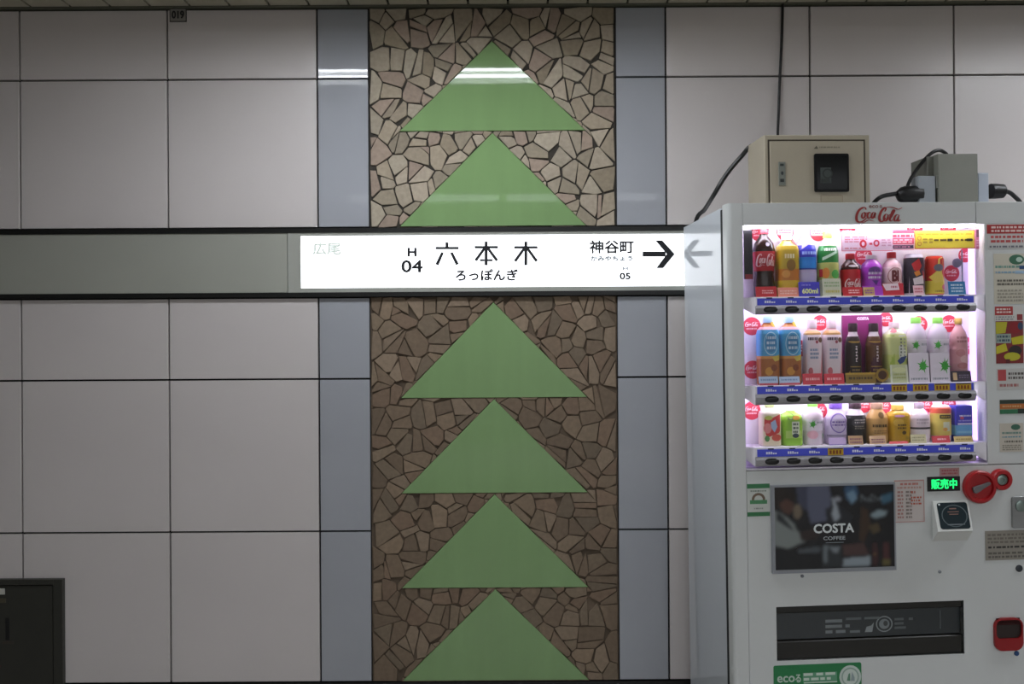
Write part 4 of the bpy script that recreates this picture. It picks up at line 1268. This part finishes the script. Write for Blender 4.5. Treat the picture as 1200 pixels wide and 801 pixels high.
def drink(row, px0, px1, pytop, shape, capc, bodyc, zones, prints, name, label, cy=.050, clear=False, parts=None):
    oy = cy
    z0 = ROWS[row]['z']
    cxp = (px0 + px1) / 2
    x0, x1 = ml(px0, 400, oy)[0], ml(px1, 400, oy)[0]
    zt = ml(cxp, pytop, oy)[1]
    xc, rad, hgt = (x0 + x1) / 2, (x1 - x0) / 2, zt - z0
    sq = min(.8, .027 / rad)
    e = EXPO.get(shape, 2.0)
    root = empty(name, MM @ Matrix.Translation((xc, oy, z0)))
    tag(root, label, 'drink', 'drinks in the vending machine window')
    prof = PROF[shape]
    def rad_at(f):
        for (a_, ra), (b_, rb) in zip(prof[:-1], prof[1:]):
            if f <= b_: return rad * (ra + (rb - ra) * max(0, f - a_) / (b_ - a_))
        return rad * prof[-1][1]
    NS = 24
    def ringv(r_, z, grow=0.0):
        out = []
        for k in range(NS):
            w = 2 * math.pi * k / NS
            c_, s_ = math.cos(w), math.sin(w)
            out.append(((r_ + grow) * math.copysign(abs(c_) ** (2 / e), c_), (r_ * sq + grow) * math.copysign(abs(s_) ** (2 / e), s_), z))
        return out
    def shell(levels, grow=0.0, cols=None, close=True):
        mb = MB()
        for i in range(len(levels) - 1):
            if cols: mb.color(cols[i])
            a_, b_ = ringv(rad_at(levels[i]), levels[i] * hgt, grow), ringv(rad_at(levels[i + 1]), levels[i + 1] * hgt, grow)
            mb.add(a_ + b_, [(k, (k + 1) % NS, NS + (k + 1) % NS, NS + k) for k in range(NS)])
        return mb
    lv = sorted({f for f, _ in prof})
    bm_ = MB()
    vs, fs = [], []
    for f in lv: vs += ringv(rad_at(f), f * hgt)
    for i in range(len(lv) - 1):
        fs += [(i * NS + k, i * NS + (k + 1) % NS, (i + 1) * NS + (k + 1) % NS, (i + 1) * NS + k) for k in range(NS)]
    fs += [tuple(range(NS)), tuple(range((len(lv) - 1) * NS, len(lv) * NS))]
    bm_.add(vs, fs).build('can_body' if shape == 'can' else 'carton_body' if shape == 'pack' else 'bottle_body', mat('drink ' + bodyc, bodyc, .22), root, smooth=True)
    cf, cr_ = CAPR[shape]
    if capc:
        cb = MB()
        r_ = cr_ * rad
        lo, hi = cf * hgt, hgt
        if shape in ('can', 'pack'): hi = min(hgt, lo + .004)
        vs = ringv(r_, lo) + ringv(r_, hi - (hi - lo) * .15) + ringv(r_ * .9, hi)
        cb.add(vs, [(i * NS + k, i * NS + (k + 1) % NS, (i + 1) * NS + (k + 1) % NS, (i + 1) * NS + k) for i in range(2) for k in range(NS)] + [tuple(range(NS)), tuple(range(2 * NS, 3 * NS))])
        cb.build('lid' if shape in ('can', 'pack') else 'cap', mat('cap ' + capc, capc, .35), root, smooth=True)
    def surf(x, z, L):
        r_ = rad_at(z / hgt)
        u = max(-.97, min(.97, x / max(r_, 1e-5)))
        return (x if abs(x) < .97 * r_ else math.copysign(.97 * r_, x), -(sq * r_ * (1 - abs(u) ** e) ** (1 / e)) - .0012 - .0002 * L, z)
    lab = None
    if zones:
        levels, cols = [], []
        for f0, f1, c in zones:
            inner = [f for f in lv if f0 < f < f1]
            for a_ in [f0] + inner:
                levels.append(a_); cols.append(c)
        levels.append(zones[-1][1])
        lab = shell(levels, .0005, cols).build('label', attr_mat('printed sleeve', .35), root, smooth=True)
    if prints:
        pm = MB()
        draw(pm, -rad, rad, 0, hgt, prints, 0, surf)
        pm.build('print', ink, lab or root)
    return root

W_ = '#f0eaf2'
GR = 'row'
# top row
drink(0, 884, 909.5, 267.5, 'cola', '#c03040', '#2a1512', [(.38, .66, '#b0202c')], [('logo', '#e8c8c8', .08, .92, .44, .62), ('e', '#c8c0d0', .55, .76, .09, .03)], 'cola_bottle', 'tall dark cola bottle with red label and red cap in the top row')
drink(0, 911.5, 935.5, 274, 'square', '#efe8f0', '#c9ae2e', [(.04, .26, '#dcb828'), (.26, .44, '#c87a2a'), (.44, .82, '#bfa32c')], [('e', '#8a4a3c', .86, .88, .2, .075), ('lines', '#efe6c0', .25, .75, .58, .7, 1), ('e', '#8a6420', .55, .5, .22, .09), ('e', '#e0a050', .3, .36, .2, .06)], 'lemon_bottle', 'tall yellow and orange bottle beside the dark cola bottle')
drink(0, 933.5, 957.5, 268.5, 'pet', '#b4c4f0', '#cdc4e8', [(.40, .58, '#2d84d8'), (.58, .76, '#3a3ac4')], [('p', '#cdc4e8', [(.0, .82), (.0, .66), (.5, .76)]), ('lines', '#9fb8f4', .2, .9, .6, .68, 1), ('r', '#2340a0', .05, .95, .40, .42)], 'sports_drink_bottle', 'tall blue sports drink bottle with pale blue cap')
drink(0, 959.5, 983.5, 271.5, 'pet', '#b4e05a', '#dfe8c8', [(.26, .52, '#b9bf6a'), (.52, .78, '#2c8a3e')], [('p', '#c8e8d0', [(.12, .6), (.9, .72), (.9, .68), (.12, .55)]), ('lines', '#e8f4e8', .2, .8, .68, .76, 1), ('e', '#e08a3a', .25, .36, .16, .08), ('e', '#4fae4c', .7, .34, .2, .07), ('r', '#c03038', .0, .12, .3, .42)], 'green_tea_bottle', 'tall green and yellow bottle with lime cap')
drink(0, 986.5, 1009, 297, 'small', '#c42030', '#401818', [(.1, .62, '#c01c28')], [('logo', '#f0d8d8', .1, .95, .2, .4), ('r', '#2c1214', .02, .98, .06, .1), ('e', '#d8c8d0', .5, .70, .25, .03)], 'cola_bottle', 'short red labelled cola bottle with red cap')
drink(0, 1010.5, 1034, 299, 'round', '#efe6f4', '#a848b8', [(.1, .75, '#a63cc0')], [('e', '#5c3a80', .5, .62, .3, .09), ('lines', '#eadcf4', .2, .9, .4, .6, 2), ('p', '#5a2f88', [(.35, .38), (.7, .38), (.55, .26)])], 'grape_drink_bottle', 'short purple grape soda bottle')
drink(0, 1035.5, 1057, 295.5, 'small', '#c42434', '#e4bcc4', [(.06, .24, '#c83444'), (.24, .66, '#ecd2d4')], [('t', '#7c2c34', 'Bl', .05, .3, .68, .32, .58), ('ring', '#b06a70', .5, .45, .38, .2, .92)], 'pink_bottle', 'short pale pink bottle with large dark red letters')
drink(0, 1061, 1083, 297.5, 'can', '#c9c4d4', '#e0dce6', [(.06, .9, '#3a3440')], [('p', '#e4dde6', [(.0, .06), (.12, .06), (.12, .92), (.0, .92)]), ('p', '#c42a30', [(.2, .75), (.55, .88), (.72, .7), (.5, .55), (.3, .6)]), ('p', '#d88a30', [(.3, .55), (.55, .6), (.65, .5), (.4, .45)]), ('p', '#e0d8dc', [(.25, .4), (.8, .48), (.85, .28), (.3, .25)]), ('p', '#c84a50', [(.75, .6), (.95, .5), (.95, .35), (.8, .42)])], 'energy_can', 'black can with red and white splashes beside the yellow can')
drink(0, 1086, 1106.5, 299, 'can', '#d8ccd4', '#d8402e', [(.04, .36, '#e2cc4a'), (.36, .9, '#c93428')], [('p', '#e8d060', [(.5, .9), (.8, .95), (.7, .55), (.9, .35), (.3, .3), (.05, .45), (.4, .6)]), ('e', '#6c6a78', .52, .68, .28, .09), ('lines', '#a89030', .3, .95, .06, .14, 1), ('e', '#e07a80', .85, .2, .16, .07)], 'fruit_can', 'yellow and red can under the yellow banner')
st = empty('card_stand', MM @ Matrix.Translation((ml(1127.5, 310, .05)[0], .05, ROWS[0]['z'])))
tag(st, 'thin blue grey display post behind the small blue card', 'stand')
hz_ = ml(1127, 293, .05)[1] - ROWS[0]['z']
MB().tube([(0, 0, .002), (0, 0, hz_)], .0022).build('post', mat('post paint', '#7d93ac', .4), st)
MB().lathe_y(-.017, hz_ * .72, [(.016, .004), (.016, 0), (.013, -.003), (.001, -.003)], 20).build('emblem', mat('emblem', '#8f88b0', .4), st, smooth=True)
MB().box(-.02, .02, -.012, .012, 0, .003).build('foot', mat('post paint'), st)
# middle row
for i, (a_, b_, lab_) in enumerate(((888, 911, 'blue labelled amber tea bottle at the end of the middle row'), (913.2, 936.2, 'blue labelled amber tea bottle next to the pink labelled bottles'))):
    drink(1, a_, b_, 370, 'square', '#a8ccf0', '#b06828', [(.06, .38, '#ad6426'), (.38, .42, '#d89a50'), (.42, .80, '#4aa4d4'), (.80, .84, '#d8a0a8')],
          [('ring', '#b8e0f0', .52, .6, .36, .17, .92), ('e', '#3a86bc', .52, .6, .27, .13), ('lines', '#c4dcec', .3, .75, .5, .72, 3), ('e', '#d9b030', .82, .89, .22, .055), ('p', '#d8c050', [(.55, .40), (.95, .44), (.95, .36), (.7, .34)]), ('e', '#d89838', .4, .2, .2, .06), ('e', '#8a4418', .65, .25, .15, .05)], 'tea_bottle', lab_)
for i, (a_, b_, lab_) in enumerate(((942, 961.5, 'white and pink labelled bottle beside the amber tea bottles'), (964.5, 984.5, 'white and pink labelled bottle beside the maroon display box'))):
    drink(1, a_, b_, 374, 'slim', '#ead6e0', '#e8b4b8', [(.08, .74, '#efe0e6'), (.76, .83, '#c99a5a')],
          [('lines', '#5c4458', .1, .7, .66, .74, 1), ('e', '#7c5844', .82, .68, .13, .04), ('e', '#b05060', .6, .65, .08, .025), ('lines', '#8fa0bc', .2, .7, .38, .56, 3), ('e', '#d0707a', .22, .2, .13, .06), ('p', '#dc8c8c', [(.8, .08), (.98, .08), (.98, .6), (.86, .3)])], 'peach_bottle', lab_)
bx_ = MM @ Matrix.Translation((ml(987.5, 400, .08)[0], .078, ROWS[1]['z']))
bo = empty('display_box', bx_)
tag(bo, 'maroon display box behind the two black coffee bottles', 'box')
bw = ml(1034, 400, .08)[0] - ml(987.5, 400, .08)[0]; bhh = ml(1010, 369, .08)[1] - ROWS[1]['z']
MB().cbox(0, bw, 0, .008, .0005, bhh, .001).build('board', mat('maroon card', '#7c1f60', .5), bo)
mb = MB().color('#ecd2e4'); put_text(mb, 'COSTA', .08, bw * .36, bw * .66, bhh * .925, bhh * .972, -.0008); mb.build('lettering', ink, bo)
for i, (a_, b_, lab_) in enumerate(((990.5, 1008.5, 'black coffee bottle with gold frame before the maroon box'), (1014.5, 1033, 'brown coffee bottle with gold frame before the maroon box'))):
    c0 = '#241416' if i == 0 else '#5c3a20'
    drink(1, a_, b_, 378.5, 'bcan', '#2a1420', '#e4dce4', [(.0, .78, c0)],
          [('ring', '#b8963c', .5, .42, .001, .001, .5), ('r', '#a8883c', .1, .9, .08, .70), ('r', c0 if i == 0 else '#4a1c30', .16, .84, .11, .67), ('r', '#a8883c', .16, .84, .27, .285), ('r', '#e4d8dc', .46, .58, .36, .62), ('lines', c0, .44, .6, .36, .62, 5), ('lines', '#8c7440', .25, .75, .14, .25, 2)], 'coffee_bottle', lab_)
p = ml(1032.5, 439, .02)
mb = MB().lathe_y(p[0], p[1], [(7.5 * px2m, .0120), (7.5 * px2m, .0112), (6.5 * px2m, .0108), (.0005, .0108)], 24); mb.build('medal', mat('gold card', '#a3822c', .4), ROWS[1]['shelf'])
MB().lathe_y(p[0], p[1], [(5 * px2m, .0107), (5 * px2m, .0102), (.0005, .0102)], 20).build('medal_print', mat('brown print', '#54301c', .5), ROWS[1]['shelf'])
drink(1, 1036.5, 1059.5, 377, 'square', '#f0dce0', '#e2e4c4', [(.08, .46, '#c8d47a'), (.46, .80, '#cfd892')], [('r', '#a8c050', .02, .3, .2, .78), ('r', '#e4e6dc', .52, .95, .4, .78), ('lines', '#7c8476', .58, .66, .42, .74, 6), ('lines', '#9ca494', .76, .86, .42, .74, 6), ('p', '#344a84', [(.42, .36), (.6, .42), (.92, .44), (.75, .34), (.55, .30)]), ('e', '#d87a80', .3, .86, .2, .04)], 'green_label_bottle', 'pale green and yellow labelled bottle beside the maroon box')
for i, (a_, b_, lab_) in enumerate(((1062, 1085, 'clear water bottle with green leaf and lime cap next to the pale green bottle'), (1087.5, 1110.5, 'clear water bottle with green leaf and lime cap next to the pink bottle'))):
    drink(1, a_, b_, 371.5, 'round', '#8fd860', '#e6dcea', [(.42, .66, '#efe8f2')], [('leaf', '#44b43c', .3, .57, .2, .085), ('lines', '#b0b2bc', .55, .95, .55, .61, 1), ('e', '#f2ccd8', .6, .3, .3, .08)], 'water_bottle', lab_)
drink(1, 1113.5, 1133, 372.5, 'pet', '#c9a452', '#d8a4a8', [(.28, .62, '#dba0a6')], [('e', '#c88488', .4, .45, .25, .06), ('e', '#e4bcbc', .6, .35, .25, .06), ('e', '#c07c80', .5, .25, .3, .05), ('lines', '#a86c74', .2, .8, .6, .72, 2)], 'pink_bottle', 'pink bottle with gold cap at the far end of the middle row')
# bottom row
drink(2, 889, 911.5, 471.5, 'square', '#c4dc90', '#efe6d4', [(.02, .74, '#f0e4c4')], [('p', '#d84040', [(.0, .7), (.3, .62), (.9, .74), (1, .4), (.8, .3), (.2, .2), (.1, .4)]), ('e', '#e89090', .25, .42, .2, .12), ('p', '#a8c0e0', [(.4, .55), (.65, .62), (.75, .45), (.6, .32), (.45, .42)]), ('e', '#4c8c44', .22, .18, .12, .07), ('e', '#e06050', .7, .2, .25, .08), ('e', '#c8d060', .3, .66, .2, .05)], 'fruit_tea_bottle', 'cream bottle printed with red fruit at the end of the bottom row')
drink(2, 913.5, 936.5, 477, 'square', None, '#94c83c', [(.03, .68, '#92cc3a')], [('r', '#b8dc70', .1, .9, .2, .4), ('r', '#e6ecd8', .4, .78, .3, .64), ('lines', '#566a58', .46, .72, .32, .62, 3), ('e', '#3c4c5c', .58, .27, .16, .06), ('e', '#5a6a2c', .34, .78, .16, .1), ('e', '#e0a83c', .62, .74, .18, .06)], 'muscat_drink_bottle', 'lime green bottle with grapes on top in the bottom row')
drink(2, 939.5, 962.5, 471.5, 'round', '#90d85c', '#ecdde8', [(.34, .62, '#efe6f2')], [('leaf', '#44b43c', .35, .5, .2, .12), ('lines', '#b0b2bc', .55, .95, .5, .58, 1), ('e', '#f2bccc', .35, .25, .25, .1), ('leaf', '#3cae3c', .95, .22, .14, .1)], 'water_bottle', 'short clear water bottle with green leaf in the bottom row')
drink(2, 965.5, 990, 471.5, 'bcan', '#7c58c0', '#e0d4ec', [(.22, .62, '#d8cce8')], [('ring', '#8a70c0', .5, .52, .38, .24, .88), ('lines', '#7a60b0', .2, .8, .44, .58, 2), ('r', '#9c94b4', .02, .98, .2, .24)], 'lavender_bottle', 'lavender bottle with purple cap and ring emblem')
drink(2, 989, 1012.5, 471.5, 'bcan', '#3a2430', '#e8e0e6', [(.0, .70, '#15131a')], [('e', '#3c3a40', .5, .52, .32, .12), ('lines', '#b8b4b0', .3, .85, .5, .62, 2), ('lines', '#8c8478', .3, .8, .36, .46, 2)], 'coffee_bottle', 'short black coffee bottle in the bottom row')
drink(2, 1014, 1038, 471.5, 'bcan', '#b08c74', '#c8a068', [(.04, .70, '#c59c5c')], [('e', '#6c5020', .55, .7, .14, .08), ('lines', '#5c4420', .15, .85, .38, .5, 1), ('lines', '#8c6c3c', .2, .8, .24, .34, 2)], 'latte_bottle', 'tan milk coffee bottle beside the short black bottle')
drink(2, 1038.5, 1062.5, 474, 'slim', '#e0bc58', '#c8a028', [(.08, .78, '#c49a1e')], [('r', '#a88c28', .68, .98, .1, .8), ('e', '#d8b448', .35, .55, .25, .1), ('lines', '#5c4210', .3, .7, .36, .52, 2), ('e', '#4c3810', .6, .28, .1, .05), ('e', '#c890c0', .4, .72, .25, .03)], 'golden_bottle', 'golden yellow bottle beside the tan bottle')
drink(2, 1064, 1087.5, 471.5, 'small', '#a498a8', '#eae2e8', [(.1, .34, '#ece6ea'), (.34, .39, '#3c3440'), (.39, .70, '#e4d8e0')], [('lines', '#c4b4c0', .2, .8, .46, .62, 2), ('e', '#e070a0', .85, .8, .12, .1)], 'milk_tea_bottle', 'short white bottle with a black band')
drink(2, 1089.5, 1112, 474, 'can', '#d8d0c8', '#e6e0d4', [(.18, .78, '#e0cc68'), (.78, .94, '#d86048')], [('r', '#3c3420', .25, .85, .64, .74), ('lines', '#c0a838', .3, .8, .66, .72, 1), ('r', '#d8dcc4', .4, .75, .3, .55), ('e', '#e0a850', .5, .35, .12, .05)], 'soup_can', 'cream and yellow can with red top')
drink(2, 1114, 1133.5, 474.5, 'pack', '#3a3aa8', '#4444c0', [(.18, .46, '#6cb0e4'), (.46, .98, '#3c3cc0')], [('lines', '#d4d4f0', .2, .9, .68, .76, 1), ('e', '#d05070', .35, .66, .12, .04), ('r', '#dcd8f4', .1, .98, .47, .52), ('lines', '#a8a4e8', .15, .95, .55, .62, 1), ('r', '#90c8ec', .05, .95, .24, .3)], 'milk_carton', 'blue carton at the far end of the bottom row')

# ------------------------------------------------------------------ on top of the machine
m_beige = mat('beige painted box', '#a89f8c', 0.45, var=0.05, scale=8)
YB = .15
bx0, bzt = ml(895.5, 158, YB); bx1 = ml(1019, 158, YB)[0]
mbx = empty('meter_box', MM @ Matrix.Translation((bx0, YB, HT - .004)))
tag(mbx, 'beige metal meter box standing on the vending machine', 'meter box')
BW, BH, BD = bx1 - bx0, bzt - HT + .004, .165
MB().cbox(0, BW, 0, BD, 0, BH, .003).build('body', m_beige, mbx)
def bl(px, py):
    x, z = ml(px, py, YB)
    return x - bx0, z - HT + .004
d0, d1 = bl(899.5, 163.5), bl(1013.5, 163.5)
MB().box(d0[0], d1[0], -.0006, .002, .004, d0[1]).build('door_gap', mat('dark gap', '#3a3226', .8), mbx)
dg = .0062
dr = MB().cbox(d0[0] + dg, d1[0] - dg, -.004, .001, .004 + dg, d0[1] - dg, .0015).build('door', m_beige, mbx)
a, b = bl(953, 180.5), bl(994, 225)
MB().prism(rpoly(a[0], b[0], b[1], a[1], .006), -.010, -.004, .001).build('window_bezel', mat('bezel black', '#0a0a0b', .3, spec=.2), dr)
MB().prism(rpoly(a[0] + .008, b[0] - .008, b[1] + .008, a[1] - .008, .004), -.0104, -.0099).build('window_glass', mat('dark glass', '#0e1011', .12, spec=.25), dr)
mb = MB().color('#3f4744')
c, d = bl(959, 196), bl(976, 216)
draw(mb, c[0], d[0], d[1], c[1], [('r', '#3a423f', .05, .8, .05, .95), ('ring', '#1c2220', .55, .6, .36, .3, .7), ('r', '#262c29', .1, .7, .08, .3)], -.0108)
mb.build('dial', ink, dr)
a, b = bl(911.5, 190), bl(920, 217.5)
lt = MB().cbox(a[0], b[0], -.007, -.003, b[1], a[1], .001).build('latch', mat('latch metal', '#7c8078', .4, metal=.4), dr)
mb = MB()
draw(mb, a[0], b[0], b[1], a[1], [('r', '#2a332f', .2, .75, .82, .92), ('e', '#20282a', .5, .52, .18, .08), ('r', '#1d2424', .2, .75, .14, .28)], -.0074)
mb.build('latch_mark', ink, dr)
a, b = bl(961, 229), bl(987, 236.5)
MB().box(a[0], b[0], -.0046, -.0038, max(b[1], .012), a[1]).build('tag', mat('tag rim', '#8c7a66', .5), dr)
MB().box(a[0] + .002, b[0] - .002, -.005, -.0045, max(b[1], .012), a[1] - .002).build('tag', mat('tag face', '#a49a84', .5), dr)
mb = MB(); a, b = bl(953, 171), bl(985, 174.5)
draw(mb, a[0], b[0], b[1], a[1], [('p', '#5c584c', [(0, 0), (.1, 1), (.16, 0)]), ('lines', '#837d6c', .2, .95, .1, .9, 1)], -.0044)
mb.build('lettering', ink, dr)

# grey outlet box with its plugs
YG = .16
def gl(px, py, y=YG):
    x, z = ml(px, py, y)
    return x, z - HT + .004
g0, g1 = gl(1099.5, 180), gl(1146, 180)
gb = empty('outlet_box', MM @ Matrix.Translation((0, 0, HT - .004)))
gb.matrix_world = MM @ Matrix.Translation((g0[0], YG, HT - .004))
tag(gb, 'grey outlet box with side sockets standing on the vending machine', 'outlet box')
gx = g0[0]
GW = g1[0] - gx
m_gb = mat('grey green box', '#84857c', 0.5, var=.06, scale=9)
MB().cbox(0, GW, 0, .075, 0, g0[1], .003).build('cover', m_gb, gb)
s0 = gl(1085, 182)
MB().cbox(-.022, GW - .01, .03, .14, 0, g0[1] - .003, .002).build('body', mat('box back', '#6f7067', 0.5), gb)
h0 = gl(1099, 205)
MB().cbox(-.006, 0, .004, .03, h0[1] - .045, h0[1], .001).build('hinge', mat('hinge', '#8e9088', .4), gb)
o0, o1 = gl(1077.5, 205.5), gl(1097.5, 205.5)
MB().cbox(o0[0] - gx, o1[0] - gx, .006, .055, 0, o0[1], .003).build('socket', mat('pale grey socket', '#9aa0a6', .4), gb)
o0, o1 = gl(1147, 202), gl(1160, 202)
MB().cbox(o0[0] - gx, o1[0] - gx, .006, .055, 0, o0[1], .003).build('socket', mat('pale blue socket', '#b4bcc8', .4), gb)

m_rub = mat('black rubber', '#0f0f10', 0.45)
def ml3(px, py, off):
    x, z = ml(px, py, off)
    return MM @ Vector((x, off, z))
def cable(name, pts, r_, label, plug=None):
    t = empty(name, Matrix.Translation(pts[0]))
    tag(t, label, 'cable')
    o = MB().tube([tuple(Vector(p) - Vector(pts[0])) for p in smooth_path([tuple(p) for p in pts], 6)], r_, 8).build('cord', m_rub, t, smooth=True)
    if plug:
        rs, q = plug
        MB().tube([tuple(Vector(p) - Vector(pts[0])) for p in q], rs, 14).build('plug', m_rub, t, smooth=True)
    return t
top = HT + .003
def onm(px, off, z=None, py=None):
    """a point over the machine top"""
    x = ml(px, py or 236, off)[0]
    zz = z if z is not None else ml(px, py, off)[1]
    return MM @ Vector((x, off, zz))
yq = YG + .03
zq = ml(1065, 227.5, yq)[1]
cable('plug_cord', [onm(1058, yq, py=226), onm(1046, yq, py=227.5), onm(1034, yq, py=230), onm(1026, yq, py=235.5), onm(1016, yq + .05, top + .004), onm(1006, yq + .18, top + .004)], .0075,
      'black cord with thick plug at the near side of the outlet box',
      ([.012, .026, .031, .031, .030], [onm(1051, yq, py=227), onm(1055, yq, py=227.5), onm(1059, yq, py=228), onm(1071, yq, py=228), onm(1078.2, yq, py=228)]))
cable('looped_cable', [onm(1063, yq, py=219.5), onm(1068, yq, py=208), onm(1080, yq + .01, py=191), onm(1092, yq + .02, py=179), onm(1101, yq + .03, py=176), onm(1108, yq + .06, py=179.5), onm(1110, yq + .08, py=182.5)], .0062,
      'black cable looping up over the grey outlet box')
cable('plug_cord', [onm(1176, yq, py=223), onm(1184, yq, py=226), onm(1190, yq, py=231), onm(1195, yq, py=236), onm(1203, yq + .04, top + .004), onm(1218, yq + .12, top + .004)], .0075,
      'black cord with plug at the pale blue socket',
      ([.027, .027, .025, .012], [onm(1160.6, yq, py=224), onm(1166, yq, py=224), onm(1175, yq, py=224), onm(1178.5, yq, py=224)]))
# feed cables on the wall
yb = YB + BD
cable('wall_cable', [at(917.5, -20, -.012) * 1, at(917, 20, -.012), at(915.5, 60, -.012), at(913.5, 100, -.012), at(912.5, 130, -.012), at(911.5, 156, -.03), at(911.5, 180, -.06)], .0055,
      'thin black cable running down the wall from the ceiling to the meter box')
e0 = onm(884, yb + .008, py=170)
cable('feed_cable', [at(911, 178, -.12), e0, onm(868, yb + .03, py=184), onm(850, yb + .055, py=206), onm(836, yb + .085, py=229), at(826, 245, -.10), at(815, 262, -.045), at(812, 330, -.03)], .0085,
      'thick black cable curving from the meter box down behind the vending machine')
